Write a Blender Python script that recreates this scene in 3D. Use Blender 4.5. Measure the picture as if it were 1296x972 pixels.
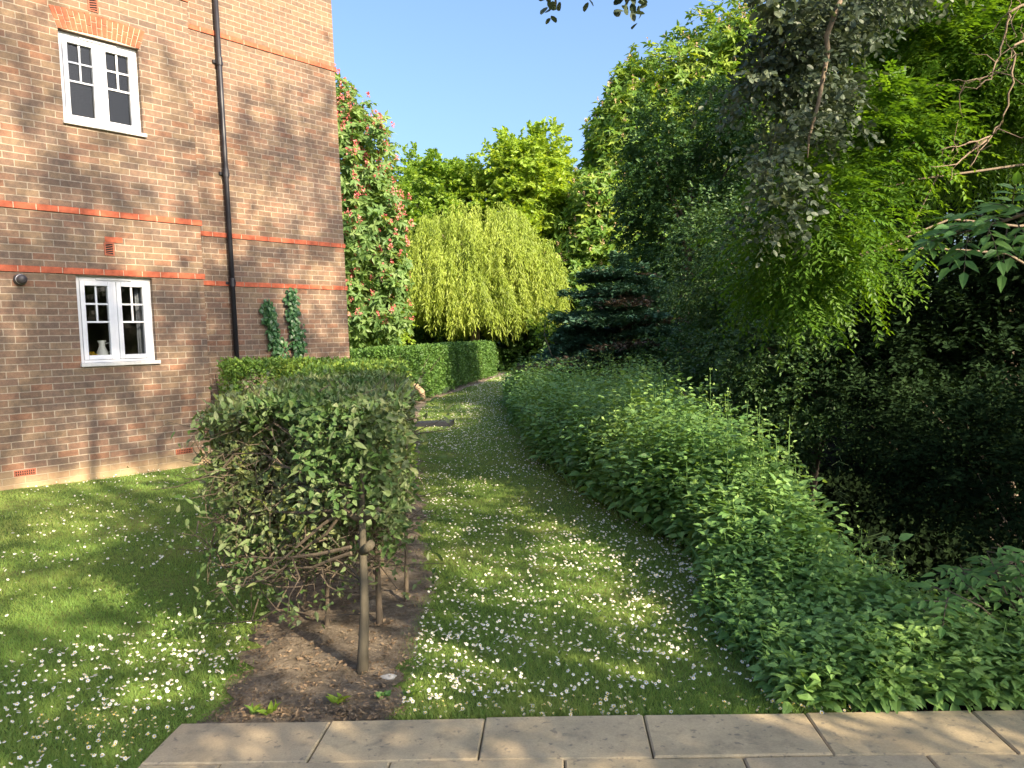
import bpy, math, numpy as np
from mathutils import Matrix, Vector

C = bpy.context.scene.collection
for o in list(bpy.data.objects):
    bpy.data.objects.remove(o)
sc = bpy.context.scene
RAD = math.radians

# ------------------------------------------------------------------ camera
FPX, CXP, CYP = 975.0, 648.0, 486.0
PITCH, ROLL, EYE = RAD(2.76), 0.042, 1.44
cam = bpy.data.objects.new('camera', bpy.data.cameras.new('camera'))
C.objects.link(cam)
cam.data.sensor_width = 36.0
cam.data.lens = FPX / 1296 * 36.0
cam.data.clip_start = 0.05
cam.data.clip_end = 3000
_c, _s = math.cos(PITCH), math.sin(PITCH)
_r0, _u0, _f = Vector((1, 0, 0)), Vector((0, _s, _c)), Vector((0, _c, -_s))
_r = _r0 * math.cos(ROLL) - _u0 * math.sin(ROLL)
_u = _r0 * math.sin(ROLL) + _u0 * math.cos(ROLL)
M4 = Matrix((( _r.x, _u.x, -_f.x, 0), (_r.y, _u.y, -_f.y, 0), (_r.z, _u.z, -_f.z, EYE), (0, 0, 0, 1)))
cam.matrix_world = M4
sc.camera = cam

# ------------------------------------------------------------------ light
SUN_AZ = (0.70, -0.714)          # towards the sun, on the ground
SUN_EL = RAD(29)
w = bpy.data.worlds.new('World'); sc.world = w; w.use_nodes = True
nt = w.node_tree; nt.nodes.clear()
sky = nt.nodes.new('ShaderNodeTexSky'); sky.sky_type = 'NISHITA'; sky.sun_disc = False
sky.sun_elevation = SUN_EL; sky.sun_rotation = math.atan2(SUN_AZ[0], SUN_AZ[1])
sky.air_density = 1.0; sky.dust_density = 5.0; sky.ozone_density = 4.6
bg = nt.nodes.new('ShaderNodeBackground'); bg.inputs[1].default_value = 0.10
wo = nt.nodes.new('ShaderNodeOutputWorld')
nt.links.new(sky.outputs[0], bg.inputs[0]); nt.links.new(bg.outputs[0], wo.inputs[0])
sl = bpy.data.lights.new('sun', 'SUN'); sl.energy = 3.9; sl.angle = RAD(0.55); sl.color = (1.0, 0.83, 0.58)
sun = bpy.data.objects.new('sun', sl); C.objects.link(sun)
_sd = Vector((SUN_AZ[0] * math.cos(SUN_EL), SUN_AZ[1] * math.cos(SUN_EL), math.sin(SUN_EL)))
sun.rotation_euler = _sd.to_track_quat('Z', 'Y').to_euler()
sun.location = (8, -8, 12)
vs = sc.view_settings
vs.view_transform = 'Standard'; vs.look = 'None'; vs.gamma = 1; vs.use_curve_mapping = False
vs.exposure = 1.95
sc.render.engine = 'CYCLES'
cy = sc.cycles
cy.max_bounces = 8; cy.diffuse_bounces = 4; cy.transmission_bounces = 5; cy.glossy_bounces = 3; cy.transparent_max_bounces = 8
cy.sample_clamp_indirect = 6
cy.use_denoising = True

# ------------------------------------------------------------------ helpers
def ray(px, py):
    u = (px - CXP) / FPX; v = (CYP - py) / FPX
    u0 = u * math.cos(ROLL) + v * math.sin(ROLL); v0 = -u * math.sin(ROLL) + v * math.cos(ROLL)
    return u0, _c + v0 * _s, -_s + v0 * _c
def at(px, py, Y):
    """The world point seen at a photo pixel, Y metres in front of the camera."""
    x, y, z = ray(px, py); t = Y / y
    return np.array((x * t, Y, EYE + z * t))

def new_obj(name, data, parent=None):
    o = bpy.data.objects.new(name, data); C.objects.link(o)
    if parent is not None: o.parent = parent
    return o
def tag(o, label=None, cat=None, group=None, kind=None):
    if label: o['label'] = label
    if cat: o['category'] = cat
    if group: o['group'] = group
    if kind: o['kind'] = kind
    return o
def thing(name, loc, label, cat, group=None):
    o = bpy.data.objects.new(name, None); C.objects.link(o)
    o.location = [float(a) for a in loc]; o.empty_display_size = .2
    return tag(o, label, cat, group)

def mesh_np(name, V, F, mats, parent=None, rnd=None, smooth=False, mi=None, org=None):
    """One mesh object from arrays. F is one (m,k) array or a list of them. org: subtract (the parent's base)."""
    V = np.asarray(V, dtype=np.float64).reshape(-1, 3)
    if org is not None: V = V - np.asarray(org, dtype=np.float64)
    Fs = [np.asarray(f, dtype=np.int32) for f in (F if isinstance(F, list) else [F]) if len(f)]
    me = bpy.data.meshes.new(name)
    me.vertices.add(len(V)); me.vertices.foreach_set('co', V.astype(np.float32).ravel())
    idx = np.concatenate([f.ravel() for f in Fs])
    tot = np.concatenate([np.full(len(f), f.shape[1], dtype=np.int32) for f in Fs])
    st = np.concatenate(([0], np.cumsum(tot)[:-1])).astype(np.int32)
    me.loops.add(len(idx)); me.loops.foreach_set('vertex_index', idx)
    me.polygons.add(len(tot)); me.polygons.foreach_set('loop_start', st)
    try: me.polygons.foreach_set('loop_total', tot)
    except Exception: pass
    if mi is not None: me.polygons.foreach_set('material_index', np.asarray(mi, dtype=np.int32))
    me.polygons.foreach_set('use_smooth', np.full(len(tot), bool(smooth)))
    me.update(calc_edges=True)
    if rnd is not None:
        a = me.attributes.new('rnd', 'FLOAT', 'FACE'); a.data.foreach_set('value', np.asarray(rnd, dtype=np.float32))
    for m in (mats if isinstance(mats, (list, tuple)) else [mats]): me.materials.append(m)
    return new_obj(name, me, parent)

class MB:
    """Collects verts and faces; build() links them as ONE mesh object."""
    def __init__(s): s.v = []; s.f = []; s.m = []
    def add(s, vs, fs, m=0):
        b = len(s.v); s.v += [tuple(v) for v in vs]
        for f in fs: s.f.append([b + i for i in f]); s.m.append(m)
    def quad(s, a, b, c, d, m=0): s.add([a, b, c, d], [(0, 1, 2, 3)], m)
    def box(s, x0, y0, z0, x1, y1, z1, m=0):
        s.add([(x0,y0,z0),(x1,y0,z0),(x1,y1,z0),(x0,y1,z0),(x0,y0,z1),(x1,y0,z1),(x1,y1,z1),(x0,y1,z1)],
              [(3,2,1,0),(4,5,6,7),(0,1,5,4),(1,2,6,5),(2,3,7,6),(3,0,4,7)], m)
    def tube(s, pts, rad, n=6, m=0, caps=True):
        pts = [Vector(p) for p in pts]
        if not hasattr(rad, '__len__'): rad = [rad] * len(pts)
        rings = []
        for i, p in enumerate(pts):
            d = (pts[min(i + 1, len(pts) - 1)] - pts[max(i - 1, 0)])
            if d.length < 1e-9: d = Vector((0, 0, 1))
            d.normalize()
            a = d.cross(Vector((0, 0, 1)) if abs(d.z) < .9 else Vector((1, 0, 0))).normalized(); b = d.cross(a)
            rings.append([p + (a * math.cos(2 * math.pi * k / n) + b * math.sin(2 * math.pi * k / n)) * rad[i] for k in range(n)])
        vs = [q for r in rings for q in r]; fs = []
        for i in range(len(pts) - 1):
            for k in range(n):
                fs.append((i * n + k, (i + 1) * n + k, (i + 1) * n + (k + 1) % n, i * n + (k + 1) % n))
        if caps: fs.append(tuple(range(n))); fs.append(tuple(reversed(range((len(pts) - 1) * n, len(pts) * n))))
        s.add(vs, fs, m)
    def lathe(s, prof, origin, axis, n=20, m=0):
        """prof: list of (radius, height along axis)."""
        ax = Vector(axis).normalized(); o = Vector(origin)
        a = ax.cross(Vector((0, 0, 1)) if abs(ax.z) < .9 else Vector((1, 0, 0))).normalized(); b = ax.cross(a)
        vs = []; fs = []
        for r, h in prof:
            for k in range(n):
                t = 2 * math.pi * k / n
                vs.append(o + ax * h + (a * math.cos(t) + b * math.sin(t)) * r)
        for i in range(len(prof) - 1):
            for k in range(n):
                fs.append((i * n + k, i * n + (k + 1) % n, (i + 1) * n + (k + 1) % n, (i + 1) * n + k))
        fs.append(tuple(reversed(range(n)))); fs.append(tuple(range((len(prof) - 1) * n, len(prof) * n)))
        s.add(vs, fs, m)
    def build(s, name, mats, parent=None, smooth=False, org=None, bevel=0):
        me = bpy.data.meshes.new(name)
        V = s.v if org is None else [(v[0] - org[0], v[1] - org[1], v[2] - org[2]) for v in s.v]
        me.from_pydata(V, [], s.f)
        me.polygons.foreach_set('material_index', s.m)
        me.polygons.foreach_set('use_smooth', [smooth] * len(s.f))
        for mm in (mats if isinstance(mats, (list, tuple)) else [mats]): me.materials.append(mm)
        me.update()
        o = new_obj(name, me, parent)
        if bevel:
            b = o.modifiers.new('bevel', 'BEVEL'); b.width = bevel; b.segments = 2; b.limit_method = 'ANGLE'
        return o

def nrm(a): return a / np.maximum(np.linalg.norm(a, axis=-1, keepdims=True), 1e-9)
def sm(x): x = np.clip(x, 0, 1); return x * x * (3 - 2 * x)

# leaf templates: (along, side, normal) per vertex, plus triangles
def _tpl(kind):
    if kind == 'q':      # folded rhombus
        return np.array([(0,0,0),(.42,.5,.12),(1,0,-.05),(.42,-.5,.12)]), np.array([(0,1,2),(0,2,3)])
    if kind == 'n':      # needle tuft / willow leaf
        return np.array([(0,-.3,0),(0,.3,0),(1,0,0)]), np.array([(0,1,2)])
    if kind == 'b':      # broad leaf with a midrib, pointed
        v = [(0,0,0),(.33,0,.0),(.68,0,-.03),(1.05,0,-.2),(.28,.46,.12),(.62,.36,.07),(.28,-.46,.12),(.62,-.36,.07)]
        return np.array(v), np.array([(0,1,4),(4,1,2),(4,2,5),(5,2,3),(0,6,1),(6,7,2),(6,2,1),(7,3,2)])
    if kind == 'o':      # oval, blunt
        v = [(0,0,0),(.5,0,.0),(1,0,-.08),(.2,.33,.06),(.55,.48,.08),(.88,.28,.0),(.2,-.33,.06),(.55,-.48,.08),(.88,-.28,.0)]
        return np.array(v), np.array([(0,1,3),(3,1,4),(4,1,5),(5,1,2),(0,6,1),(6,7,1),(7,8,1),(8,2,1)])
TPL = {k: _tpl(k) for k in 'qnbo'}

def leaf_mesh(P, D, N, L, W, kind='q'):
    """Arrays of leaf bases, axes, normals, lengths, widths -> V, F, leaf id per face."""
    P = np.asarray(P, float); n = len(P)
    D = nrm(np.asarray(D, float)); S = nrm(np.cross(D, N)); Nn = np.cross(S, D)
    t, f = TPL[kind]; k = len(t)
    L = np.broadcast_to(L, n)[:, None, None]; W = np.broadcast_to(W, n)[:, None, None]
    V = P[:, None] + D[:, None] * (t[None, :, 0:1] * L) + S[:, None] * (t[None, :, 1:2] * W) + Nn[:, None] * (t[None, :, 2:3] * np.maximum(W, L * .4))
    F = (f[None] + (np.arange(n) * k)[:, None, None]).reshape(-1, 3)
    return V.reshape(-1, 3), F, np.repeat(np.arange(n), len(f))

class Leaves:
    """Gathers several batches of leaves into one mesh."""
    def __init__(s): s.V = []; s.F = []; s.R = []; s.n = 0
    def add(s, P, D, N, L, W, kind='q', rnd=None, rng=None):
        V, F, i = leaf_mesh(P, D, N, L, W, kind)
        if rnd is None: rnd = (rng or np.random.default_rng(1)).random(len(P))
        s.V.append(V); s.F.append(F + s.n); s.R.append(np.asarray(rnd)[i]); s.n += len(V)
    def build(s, name, mat, parent=None, org=None):
        return mesh_np(name, np.concatenate(s.V), np.concatenate(s.F), mat, parent, np.concatenate(s.R), org=org)

def unit(rng, n): return nrm(rng.normal(size=(n, 3)))

def sprays(rng, B, D, n, length, leafL, leafW, out, kind='q', droop=.25, spread=.9, flat=.6, rbase=None, pinnate=False):
    """n leaves along each twig (base B, direction D)."""
    m = len(B)
    length = np.broadcast_to(length, m)
    t = (np.arange(n) + rng.random((m, n)) * .8) / n
    Dn = nrm(D)
    side = nrm(np.cross(Dn, np.array([0, 0, 1.0]) + rng.normal(size=(m, 3)) * .25))
    P = B[:, None] + Dn[:, None] * (t * length[:, None])[..., None]
    P[..., 2] -= droop * length[:, None] * t ** 2
    sg = np.where(np.arange(n) % 2 == 0, 1.0, -1.0)[None, :, None]
    A = side[:, None] * sg * spread + Dn[:, None] * .6 + rng.normal(size=(m, n, 3)) * (.12 if pinnate else .35)
    A[..., 2] -= droop
    N = np.array([0, 0, 1.0]) * flat + rng.normal(size=(m, n, 3)) * ((.2 if pinnate else 1) * (1.05 - flat))
    if pinnate:
        N = N + np.cross(side, Dn)[:, None] * np.sign(np.cross(side, Dn)[:, None, 2:3] + 1e-6) * .8
    k = m * n
    sc_ = rng.uniform(.7, 1.15, k)
    rb = rng.random(m) if rbase is None else rbase
    r = np.clip(np.repeat(rb, n) * .65 + rng.random(k) * .35, 0, 1)
    out.add(P.reshape(-1, 3), A.reshape(-1, 3), N.reshape(-1, 3), leafL * sc_, leafW * sc_, kind, r)

def lobe_noise(rng):
    K = rng.normal(size=(6, 3)) * np.array([1.5, 1.5, 2.5, 3, 4, 5])[:, None]; ph = rng.random(6) * 6.3
    am = np.array([.12, .1, .08, .07, .05, .05])
    return lambda U: 1 + (np.sin(U @ K.T + ph) * am).sum(1)

def crown(rng, lobes, n_clump, per_clump, n_leaf, spray_len, leafL, leafW, out, clump_r=.5, shell=.5, kind='q', droop=.25, flat=.6, hemi=-1, pinnate=False, outward=1.0, spread=.9, squash=.6):
    """Foliage through the outer volume of ellipsoid lobes (cx,cy,cz,rx,ry,rz): clumps of twigs. Returns clump centres."""
    lobes = np.array(lobes, float)
    wgt = (lobes[:, 3] * lobes[:, 4] * lobes[:, 5]) ** (2 / 3); wgt /= wgt.sum()
    li = rng.choice(len(lobes), n_clump, p=wgt)
    U = unit(rng, n_clump * 4); U = U[U[:, 2] > hemi][:n_clump]
    fns = [lobe_noise(rng) for _ in lobes]
    q = np.array([fns[l](U[i:i + 1])[0] for i, l in enumerate(li)])
    rr = q * (1 - shell * rng.random(n_clump) ** 1.6)
    Cn = lobes[li, :3] + U * lobes[li, 3:] * rr[:, None]
    m = n_clump * per_clump
    g = unit(rng, m) * (rng.random(m) ** .5)[:, None] * clump_r * np.repeat(rng.uniform(.6, 1.3, n_clump), per_clump)[:, None]
    g[:, 2] *= squash
    B = np.repeat(Cn, per_clump, 0) + g
    O = nrm(np.repeat(U, per_clump, 0) * outward + unit(rng, m) * .8 + g * .5)
    rb = np.repeat(rng.random(n_clump), per_clump) * .6 + rng.random(m) * .4
    sprays(rng, B, O, n_leaf, spray_len * rng.uniform(.7, 1.2, m), leafL, leafW, out, kind, droop, spread, flat, rb, pinnate)
    return Cn

def wander(rng, a, b, n=5, amp=.08, sag=0.0):
    a = np.asarray(a, float); b = np.asarray(b, float); L = np.linalg.norm(b - a)
    t = np.linspace(0, 1, n)[:, None]
    w1, w2 = rng.normal(size=(2, 1, 3)); p = a + (b - a) * t + (w1 * np.sin(t * math.pi) + w2 * .7 * np.sin(t * 2 * math.pi + .3) * np.sin(t * math.pi) + rng.normal(size=(n, 3)) * .18 * np.sin(t * math.pi)) * amp * L * .8
    p[:, 2] += sag * L * np.sin(t[:, 0] * math.pi)
    return p

def smooth(P, k=6):
    """A Catmull-Rom curve through the points, k steps per span."""
    P = np.array([np.asarray(p, float) for p in P]); Q = np.concatenate((2 * P[:1] - P[1:2], P, 2 * P[-1:] - P[-2:-1])); out = []
    for i in range(1, len(Q) - 2):
        a, b, c, d = Q[i - 1:i + 3]
        for t in np.arange(k) / k: out.append(.5 * (2 * b + (c - a) * t + (2 * a - 5 * b + 4 * c - d) * t * t + (3 * b - a - 3 * c + d) * t ** 3))
    return np.array(out + [P[-1]])
def limbs(rng, mb, base, top, r0, ends, r1=.02, n=7, fork=(.35, .95), rl=None, sag=.08):
    """A tapered trunk from base to top and one limb to each end."""
    tp = wander(rng, base, top, 8, .03)
    rr = [r0 * (1.25 if i == 0 else 1) * (1 - .8 * i / 7) for i in range(8)]; lim = lambda q: min(q, .055)
    mb.tube(tp, rr, n)
    for e in ends:
        k = rng.uniform(*fork) * 7; i = int(min(k, 6)); s = tp[i] + (tp[i + 1] - tp[i]) * (k - i)
        L = np.linalg.norm(np.asarray(e) - s)
        ra = lim(rl if rl else rr[i] * .4)
        mb.tube(wander(rng, s, e, 6, .06, sag), [ra * (1 - .85 * j / 5) + r1 * .2 for j in range(6)], 5)
    return tp

# ------------------------------------------------------------------ materials
def mat(name):
    m = bpy.data.materials.new(name); m.use_nodes = True
    n = m.node_tree; n.nodes.clear()
    out = n.nodes.new('ShaderNodeOutputMaterial')
    return m, n, out
def node(n, t, **kw):
    a = n.nodes.new(t)
    for k, v in kw.items():
        if k.startswith('i_'):
            key = k[2:]; key = int(key) if key.isdigit() else key.replace('_', ' ')
            a.inputs[key].default_value = v
        else: setattr(a, k, v)
    return a
def ramp(n, stops, src=None, interp='LINEAR'):
    r = n.nodes.new('ShaderNodeValToRGB'); r.color_ramp.interpolation = interp
    e = r.color_ramp.elements
    while len(e) < len(stops): e.new(.5)
    for i, (p, c) in enumerate(stops):
        e[i].position = p; e[i].color = (*c, 1) if len(c) == 3 else c
    if src is not None: n.links.new(src, r.inputs[0])
    return r
def mixc(n, f, a, b, mode='MIX'):
    m = n.nodes.new('ShaderNodeMix'); m.data_type = 'RGBA'; m.blend_type = mode
    for s, v in ((0, f), (6, a), (7, b)):
        if hasattr(v, 'is_output'): n.links.new(v, m.inputs[s])
        else: m.inputs[s].default_value = v if not isinstance(v, tuple) or len(v) == 4 else (*v, 1)
    return m.outputs[2]
def noise(n, scale, detail=4, rough=.55, vec=None):
    t = node(n, 'ShaderNodeTexNoise', i_Scale=scale, i_Detail=detail, i_Roughness=rough)
    if vec is not None: n.links.new(vec, t.inputs['Vector'])
    return t
def bump(n, h, strength=.3, dist=.01):
    b = node(n, 'ShaderNodeBump', i_Strength=strength, i_Distance=dist); n.links.new(h, b.inputs['Height']); return b.outputs[0]

def leaf_mat(name, stops, trans=.4, tint=(1.5, 1.35, .5), rough=.5, spec=.35):
    """Leaf colours by a random value per leaf; part of the light passes through, yellower."""
    m, n, out = mat(name)
    a = node(n, 'ShaderNodeAttribute', attribute_name='rnd')
    r = ramp(n, stops, a.outputs['Fac'])
    p = node(n, 'ShaderNodeBsdfPrincipled', i_Roughness=rough); p.inputs['Specular IOR Level'].default_value = spec
    t = node(n, 'ShaderNodeBsdfTranslucent')
    n.links.new(r.outputs[0], p.inputs['Base Color'])
    n.links.new(mixc(n, 1.0, r.outputs[0], tint, 'MULTIPLY'), t.inputs[0])
    x = node(n, 'ShaderNodeMixShader', i_0=trans)
    n.links.new(p.outputs[0], x.inputs[1]); n.links.new(t.outputs[0], x.inputs[2]); n.links.new(x.outputs[0], out.inputs[0])
    return m
def plain(name, col, rough=.6, metal=0, var=.15, scale=30, spec=.4, bmp=0):
    m, n, out = mat(name)
    tc = node(n, 'ShaderNodeTexCoord')
    t = noise(n, scale, 5, .6, tc.outputs['Object'])
    lo = tuple(c * (1 - var) for c in col); hi = tuple(min(1, c * (1 + var)) for c in col)
    r = ramp(n, [(.3, lo), (.7, hi)], t.outputs[0])
    p = node(n, 'ShaderNodeBsdfPrincipled', i_Roughness=rough, i_Metallic=metal); p.inputs['Specular IOR Level'].default_value = spec
    n.links.new(r.outputs[0], p.inputs['Base Color'])
    if bmp: n.links.new(bump(n, t.outputs[0], bmp, .01), p.inputs['Normal'])
    n.links.new(p.outputs[0], out.inputs[0])
    return m
def bark_mat(name, a, b):
    m, n, out = mat(name)
    tc = node(n, 'ShaderNodeTexCoord')
    mp = node(n, 'ShaderNodeMapping'); mp.inputs['Scale'].default_value = (1, 1, .25); n.links.new(tc.outputs['Object'], mp.inputs[0])
    t = noise(n, 45, 6, .7, mp.outputs[0]); t2 = noise(n, 6, 3, .5, tc.outputs['Object'])
    r = ramp(n, [(.35, a), (.65, b)], t.outputs[0])
    c = mixc(n, t2.outputs[0], r.outputs[0], tuple(x * 1.25 for x in b))
    p = node(n, 'ShaderNodeBsdfPrincipled', i_Roughness=.9); n.links.new(c, p.inputs['Base Color'])
    n.links.new(bump(n, t.outputs[0], .6, .008), p.inputs['Normal']); n.links.new(p.outputs[0], out.inputs[0])
    return m

def brick_mat(name, palette, low=True):
    """Stretcher-bond bricks 225 x 75 mm in the object's own x/z, one random colour per brick."""
    m, n, out = mat(name)
    tc = node(n, 'ShaderNodeTexCoord'); sp = node(n, 'ShaderNodeSeparateXYZ'); n.links.new(tc.outputs['Object'], sp.inputs[0])
    wob = noise(n, 3.0, 2, .5, tc.outputs['Object'])
    def mth(op, a, b=None):
        k = node(n, 'ShaderNodeMath', operation=op)
        for i, v in enumerate((a, b)):
            if v is None: continue
            if hasattr(v, 'is_output'): n.links.new(v, k.inputs[i])
            else: k.inputs[i].default_value = v
        return k.outputs[0]
    wb = mth('MULTIPLY', mth('SUBTRACT', wob.outputs[0], .5), .012)
    xs = mth('ADD', sp.outputs[0], sp.outputs[1])     # returns run on round the corner
    zz = mth('DIVIDE', mth('ADD', mth('ADD', sp.outputs[2], -2.525 + 75 * .075), wb), .075)
    row = mth('FLOOR', zz); fz = mth('FRACT', zz)
    sh = mth('MULTIPLY', mth('MODULO', row, 2.0), .5)
    xx = mth('ADD', mth('DIVIDE', mth('ADD', xs, 50), .2185), sh)
    cx = mth('FLOOR', xx); fx = mth('FRACT', xx)
    cb = node(n, 'ShaderNodeCombineXYZ'); n.links.new(cx, cb.inputs[0]); n.links.new(row, cb.inputs[1])
    wn = node(n, 'ShaderNodeTexWhiteNoise', noise_dimensions='2D'); n.links.new(cb.outputs[0], wn.inputs['Vector'])
    # distance to the joint in metres
    dz = mth('MULTIPLY', mth('MINIMUM', fz, mth('SUBTRACT', 1.0, fz)), .075)
    dx = mth('MULTIPLY', mth('MINIMUM', fx, mth('SUBTRACT', 1.0, fx)), .2185)
    rag = noise(n, 60, 3, .6, tc.outputs['Object'])
    d = mth('ADD', mth('MINIMUM', dz, dx), mth('MULTIPLY', mth('SUBTRACT', rag.outputs[0], .5), .006))
    k = len(palette)
    br = ramp(n, [(i / k, c) for i, c in enumerate(palette)], wn.outputs['Value'], 'CONSTANT')
    fine = noise(n, 140, 5, .7, tc.outputs['Object']); blot = noise(n, 18, 4, .6, tc.outputs['Object'])
    c1 = mixc(n, 1.0, br.outputs[0], ramp(n, [(.3, (.66, .64, .62)), (.7, (1.3, 1.3, 1.3))], fine.outputs[0]).outputs[0], 'MULTIPLY')
    c1 = mixc(n, 1.0, c1, ramp(n, [(.3, (.72, .74, .78)), (.72, (1.25, 1.2, 1.15))], blot.outputs[0]).outputs[0], 'MULTIPLY')
    mort = ramp(n, [(.3, (.25, .21, .165)), (.7, (.35, .295, .235))], blot.outputs[0])
    mk = ramp(n, [(.0038 * 50, (0, 0, 0)), (.0058 * 50, (1, 1, 1))], mth('MULTIPLY', d, 50))
    c = mixc(n, mk.outputs[0], mort.outputs[0], c1)
    big = noise(n, .8, 3, .5, tc.outputs['Object'])
    c = mixc(n, 1.0, c, ramp(n, [(.35, (.85, .86, .9)), (.65, (1.1, 1.06, 1.0))], big.outputs[0]).outputs[0], 'MULTIPLY')
    if low:   # sandy splash stains on the lowest courses
        lo = mth('ADD', sp.outputs[2], mth('MULTIPLY', mth('SUBTRACT', blot.outputs[0], .5), .25))
        f = ramp(n, [(.16, (.8, .8, .8)), (.34, (0, 0, 0))], lo)
        c = mixc(n, f.outputs[0], c, (.40, .29, .17))
    p = node(n, 'ShaderNodeBsdfPrincipled', i_Roughness=.9); p.inputs['Specular IOR Level'].default_value = .2
    n.links.new(c, p.inputs['Base Color'])
    h = mth('ADD', mk.outputs[0], mth('MULTIPLY', fine.outputs[0], .35))
    n.links.new(bump(n, h, .7, .006), p.inputs['Normal']); n.links.new(p.outputs[0], out.inputs[0])
    return m

PAL = [(.170,.122,.092),(.200,.140,.105),(.155,.118,.094),(.215,.150,.112),(.185,.142,.102),(.215,.168,.120),(.225,.142,.105),(.165,.128,.106),(.205,.145,.112),(.140,.110,.092),(.190,.136,.104),(.240,.135,.092),(.205,.160,.115),(.178,.124,.100),(.195,.150,.110),(.175,.138,.108)]
_pm = np.mean(PAL, 0); PAL = [tuple((_pm + (np.array(c) - _pm) * .72) * np.array((.90, .86, .83))) for c in PAL]
M_BRICK = brick_mat('brick', PAL)
M_MORTAR = plain('mortar', (.46, .38, .29), .95, var=.15, scale=60)
M_RED = plain('red_brick', (.34, .085, .042), .85, var=.35, scale=14, bmp=.3)
M_TERRA = plain('terracotta', (.27, .085, .05), .85, var=.2, scale=40)
M_WHITE = plain('white_upvc', (.56, .57, .61), .35, var=.05, scale=8)
M_SILL = plain('white_sill', (.50, .49, .48), .6, var=.12, scale=20)
M_BLACK = plain('black_plastic', (.018, .018, .024), .42, var=.2, scale=12)
M_DARK = plain('dark_void', (.01, .009, .009), .9)
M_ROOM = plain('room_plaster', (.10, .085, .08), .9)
M_CURT = plain('curtain', (.26, .28, .33), .9, var=.2)
M_ROOF = plain('roof_tiles', (.16, .07, .05), .85, var=.3, scale=9)
M_BARK = bark_mat('bark', (.055, .042, .03), (.15, .115, .08))
M_BARKP = bark_mat('pale_bark', (.13, .10, .06), (.32, .25, .16))
M_TWIG = bark_mat('twig_bark', (.028, .022, .016), (.085, .065, .045))
M_DEAD = bark_mat('dead_wood', (.07, .05, .033), (.18, .13, .088))
def glass_mat():
    m, n, out = mat('window_glass')
    tr = node(n, 'ShaderNodeBsdfTransparent'); tr.inputs[0].default_value = (.78, .8, .8, 1)
    gl = node(n, 'ShaderNodeBsdfGlossy', i_Roughness=.02)
    fr = node(n, 'ShaderNodeFresnel', i_IOR=1.5)
    x = node(n, 'ShaderNodeMixShader'); n.links.new(fr.outputs[0], x.inputs[0]); n.links.new(tr.outputs[0], x.inputs[1]); n.links.new(gl.outputs[0], x.inputs[2])
    n.links.new(x.outputs[0], out.inputs[0]); return m
M_GLASS = glass_mat()

G = lambda *a: list(zip(np.linspace(0, 1, len(a)), a))
L_HEDGE_FRONT = leaf_mat('hedge_leaf_dull', G((.036,.085,.022),(.065,.128,.034),(.11,.165,.058),(.165,.20,.105),(.17,.205,.045)), .28, (1.5,1.3,.5), .55, .3)
L_HEDGE = leaf_mat('hedge_leaf', G((.05,.11,.025),(.085,.17,.032),(.14,.235,.04),(.23,.29,.045)), .3)
L_HEDGE_FAR = leaf_mat('hedge_leaf_deep', G((.045,.105,.025),(.075,.16,.032),(.12,.22,.04)), .32)
L_RED = leaf_mat('red_chestnut_leaf', G((.08,.16,.045),(.135,.23,.065),(.21,.30,.095)), .42)
L_PINK = leaf_mat('pink_blossom', G((.52,.10,.11),(.62,.18,.17),(.68,.30,.26)), .3, (1.2,.9,.8))
L_WILLOW = leaf_mat('willow_leaf', G((.17,.24,.035),(.26,.34,.05),(.35,.42,.08)), .45, (1.25,1.15,.5))
L_BACK1 = leaf_mat('mid_green_leaf', G((.11,.21,.03),(.18,.30,.04),(.28,.38,.06)), .48)
L_BACK2 = leaf_mat('yellow_green_leaf', G((.15,.26,.03),(.24,.36,.045),(.34,.44,.08)), .48)
L_CHEST = leaf_mat('chestnut_leaf', G((.08,.17,.025),(.14,.24,.035),(.26,.34,.05)), .45)
L_CANDLE = leaf_mat('chestnut_candle', G((.50,.30,.18),(.55,.42,.25)), .3, (1,1,.8))
L_DARK = leaf_mat('dark_leaf', G((.03,.075,.02),(.05,.115,.028),(.085,.16,.038)), .25)
L_SHADE = leaf_mat('deep_shade_leaf', G((.008,.02,.008),(.014,.032,.011),(.024,.044,.015)), .1, rough=.85, spec=.08)  # near black: the stream hollow's deep shade is put into the leaf colour
L_SHADE_IVY = leaf_mat('deep_shade_ivy_leaf', G((.004,.009,.004),(.008,.016,.006),(.014,.026,.009)), .05, rough=.9, spec=.05)  # ivy colour blackened to stand in for the deep shade on the banks
L_SHRUB = leaf_mat('shrub_leaf', G((.03,.08,.025),(.055,.115,.035),(.09,.16,.048)), .28)
L_CONIFER = leaf_mat('conifer_needle', G((.03,.085,.05),(.055,.13,.075),(.10,.19,.11)), .08, rough=.55)
L_BROWN = leaf_mat('brown_needle', G((.05,.04,.028),(.085,.06,.04)), .08)
L_ROBIN = leaf_mat('bright_leaflet', G((.045,.115,.014),(.085,.185,.018),(.15,.27,.03)), .45)
L_GREY = leaf_mat('grey_leaf', G((.03,.048,.03),(.055,.08,.05),(.085,.115,.07),(.17,.20,.14)), .25, (1.2,1.15,.7))
L_ELDER = leaf_mat('elder_leaf', G((.05,.13,.03),(.08,.18,.04),(.12,.23,.055)), .3)
L_NETTLE = leaf_mat('nettle_leaf', G((.07,.17,.048),(.115,.235,.065),(.17,.30,.085),(.25,.37,.10)), .3)
L_IVY = leaf_mat('ivy_leaf', G((.02,.065,.025),(.035,.10,.035),(.07,.15,.05)), .15, rough=.35)
L_GRASS = leaf_mat('grass_blade', G((.11,.22,.05),(.165,.285,.066),(.24,.315,.085),(.37,.355,.14)), .35, (1.4,1.2,.4), .55, .25)
L_LITTER = leaf_mat('leaf_litter', G((.09,.06,.035),(.16,.11,.07),(.26,.19,.12)), .1, rough=.8)
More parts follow.
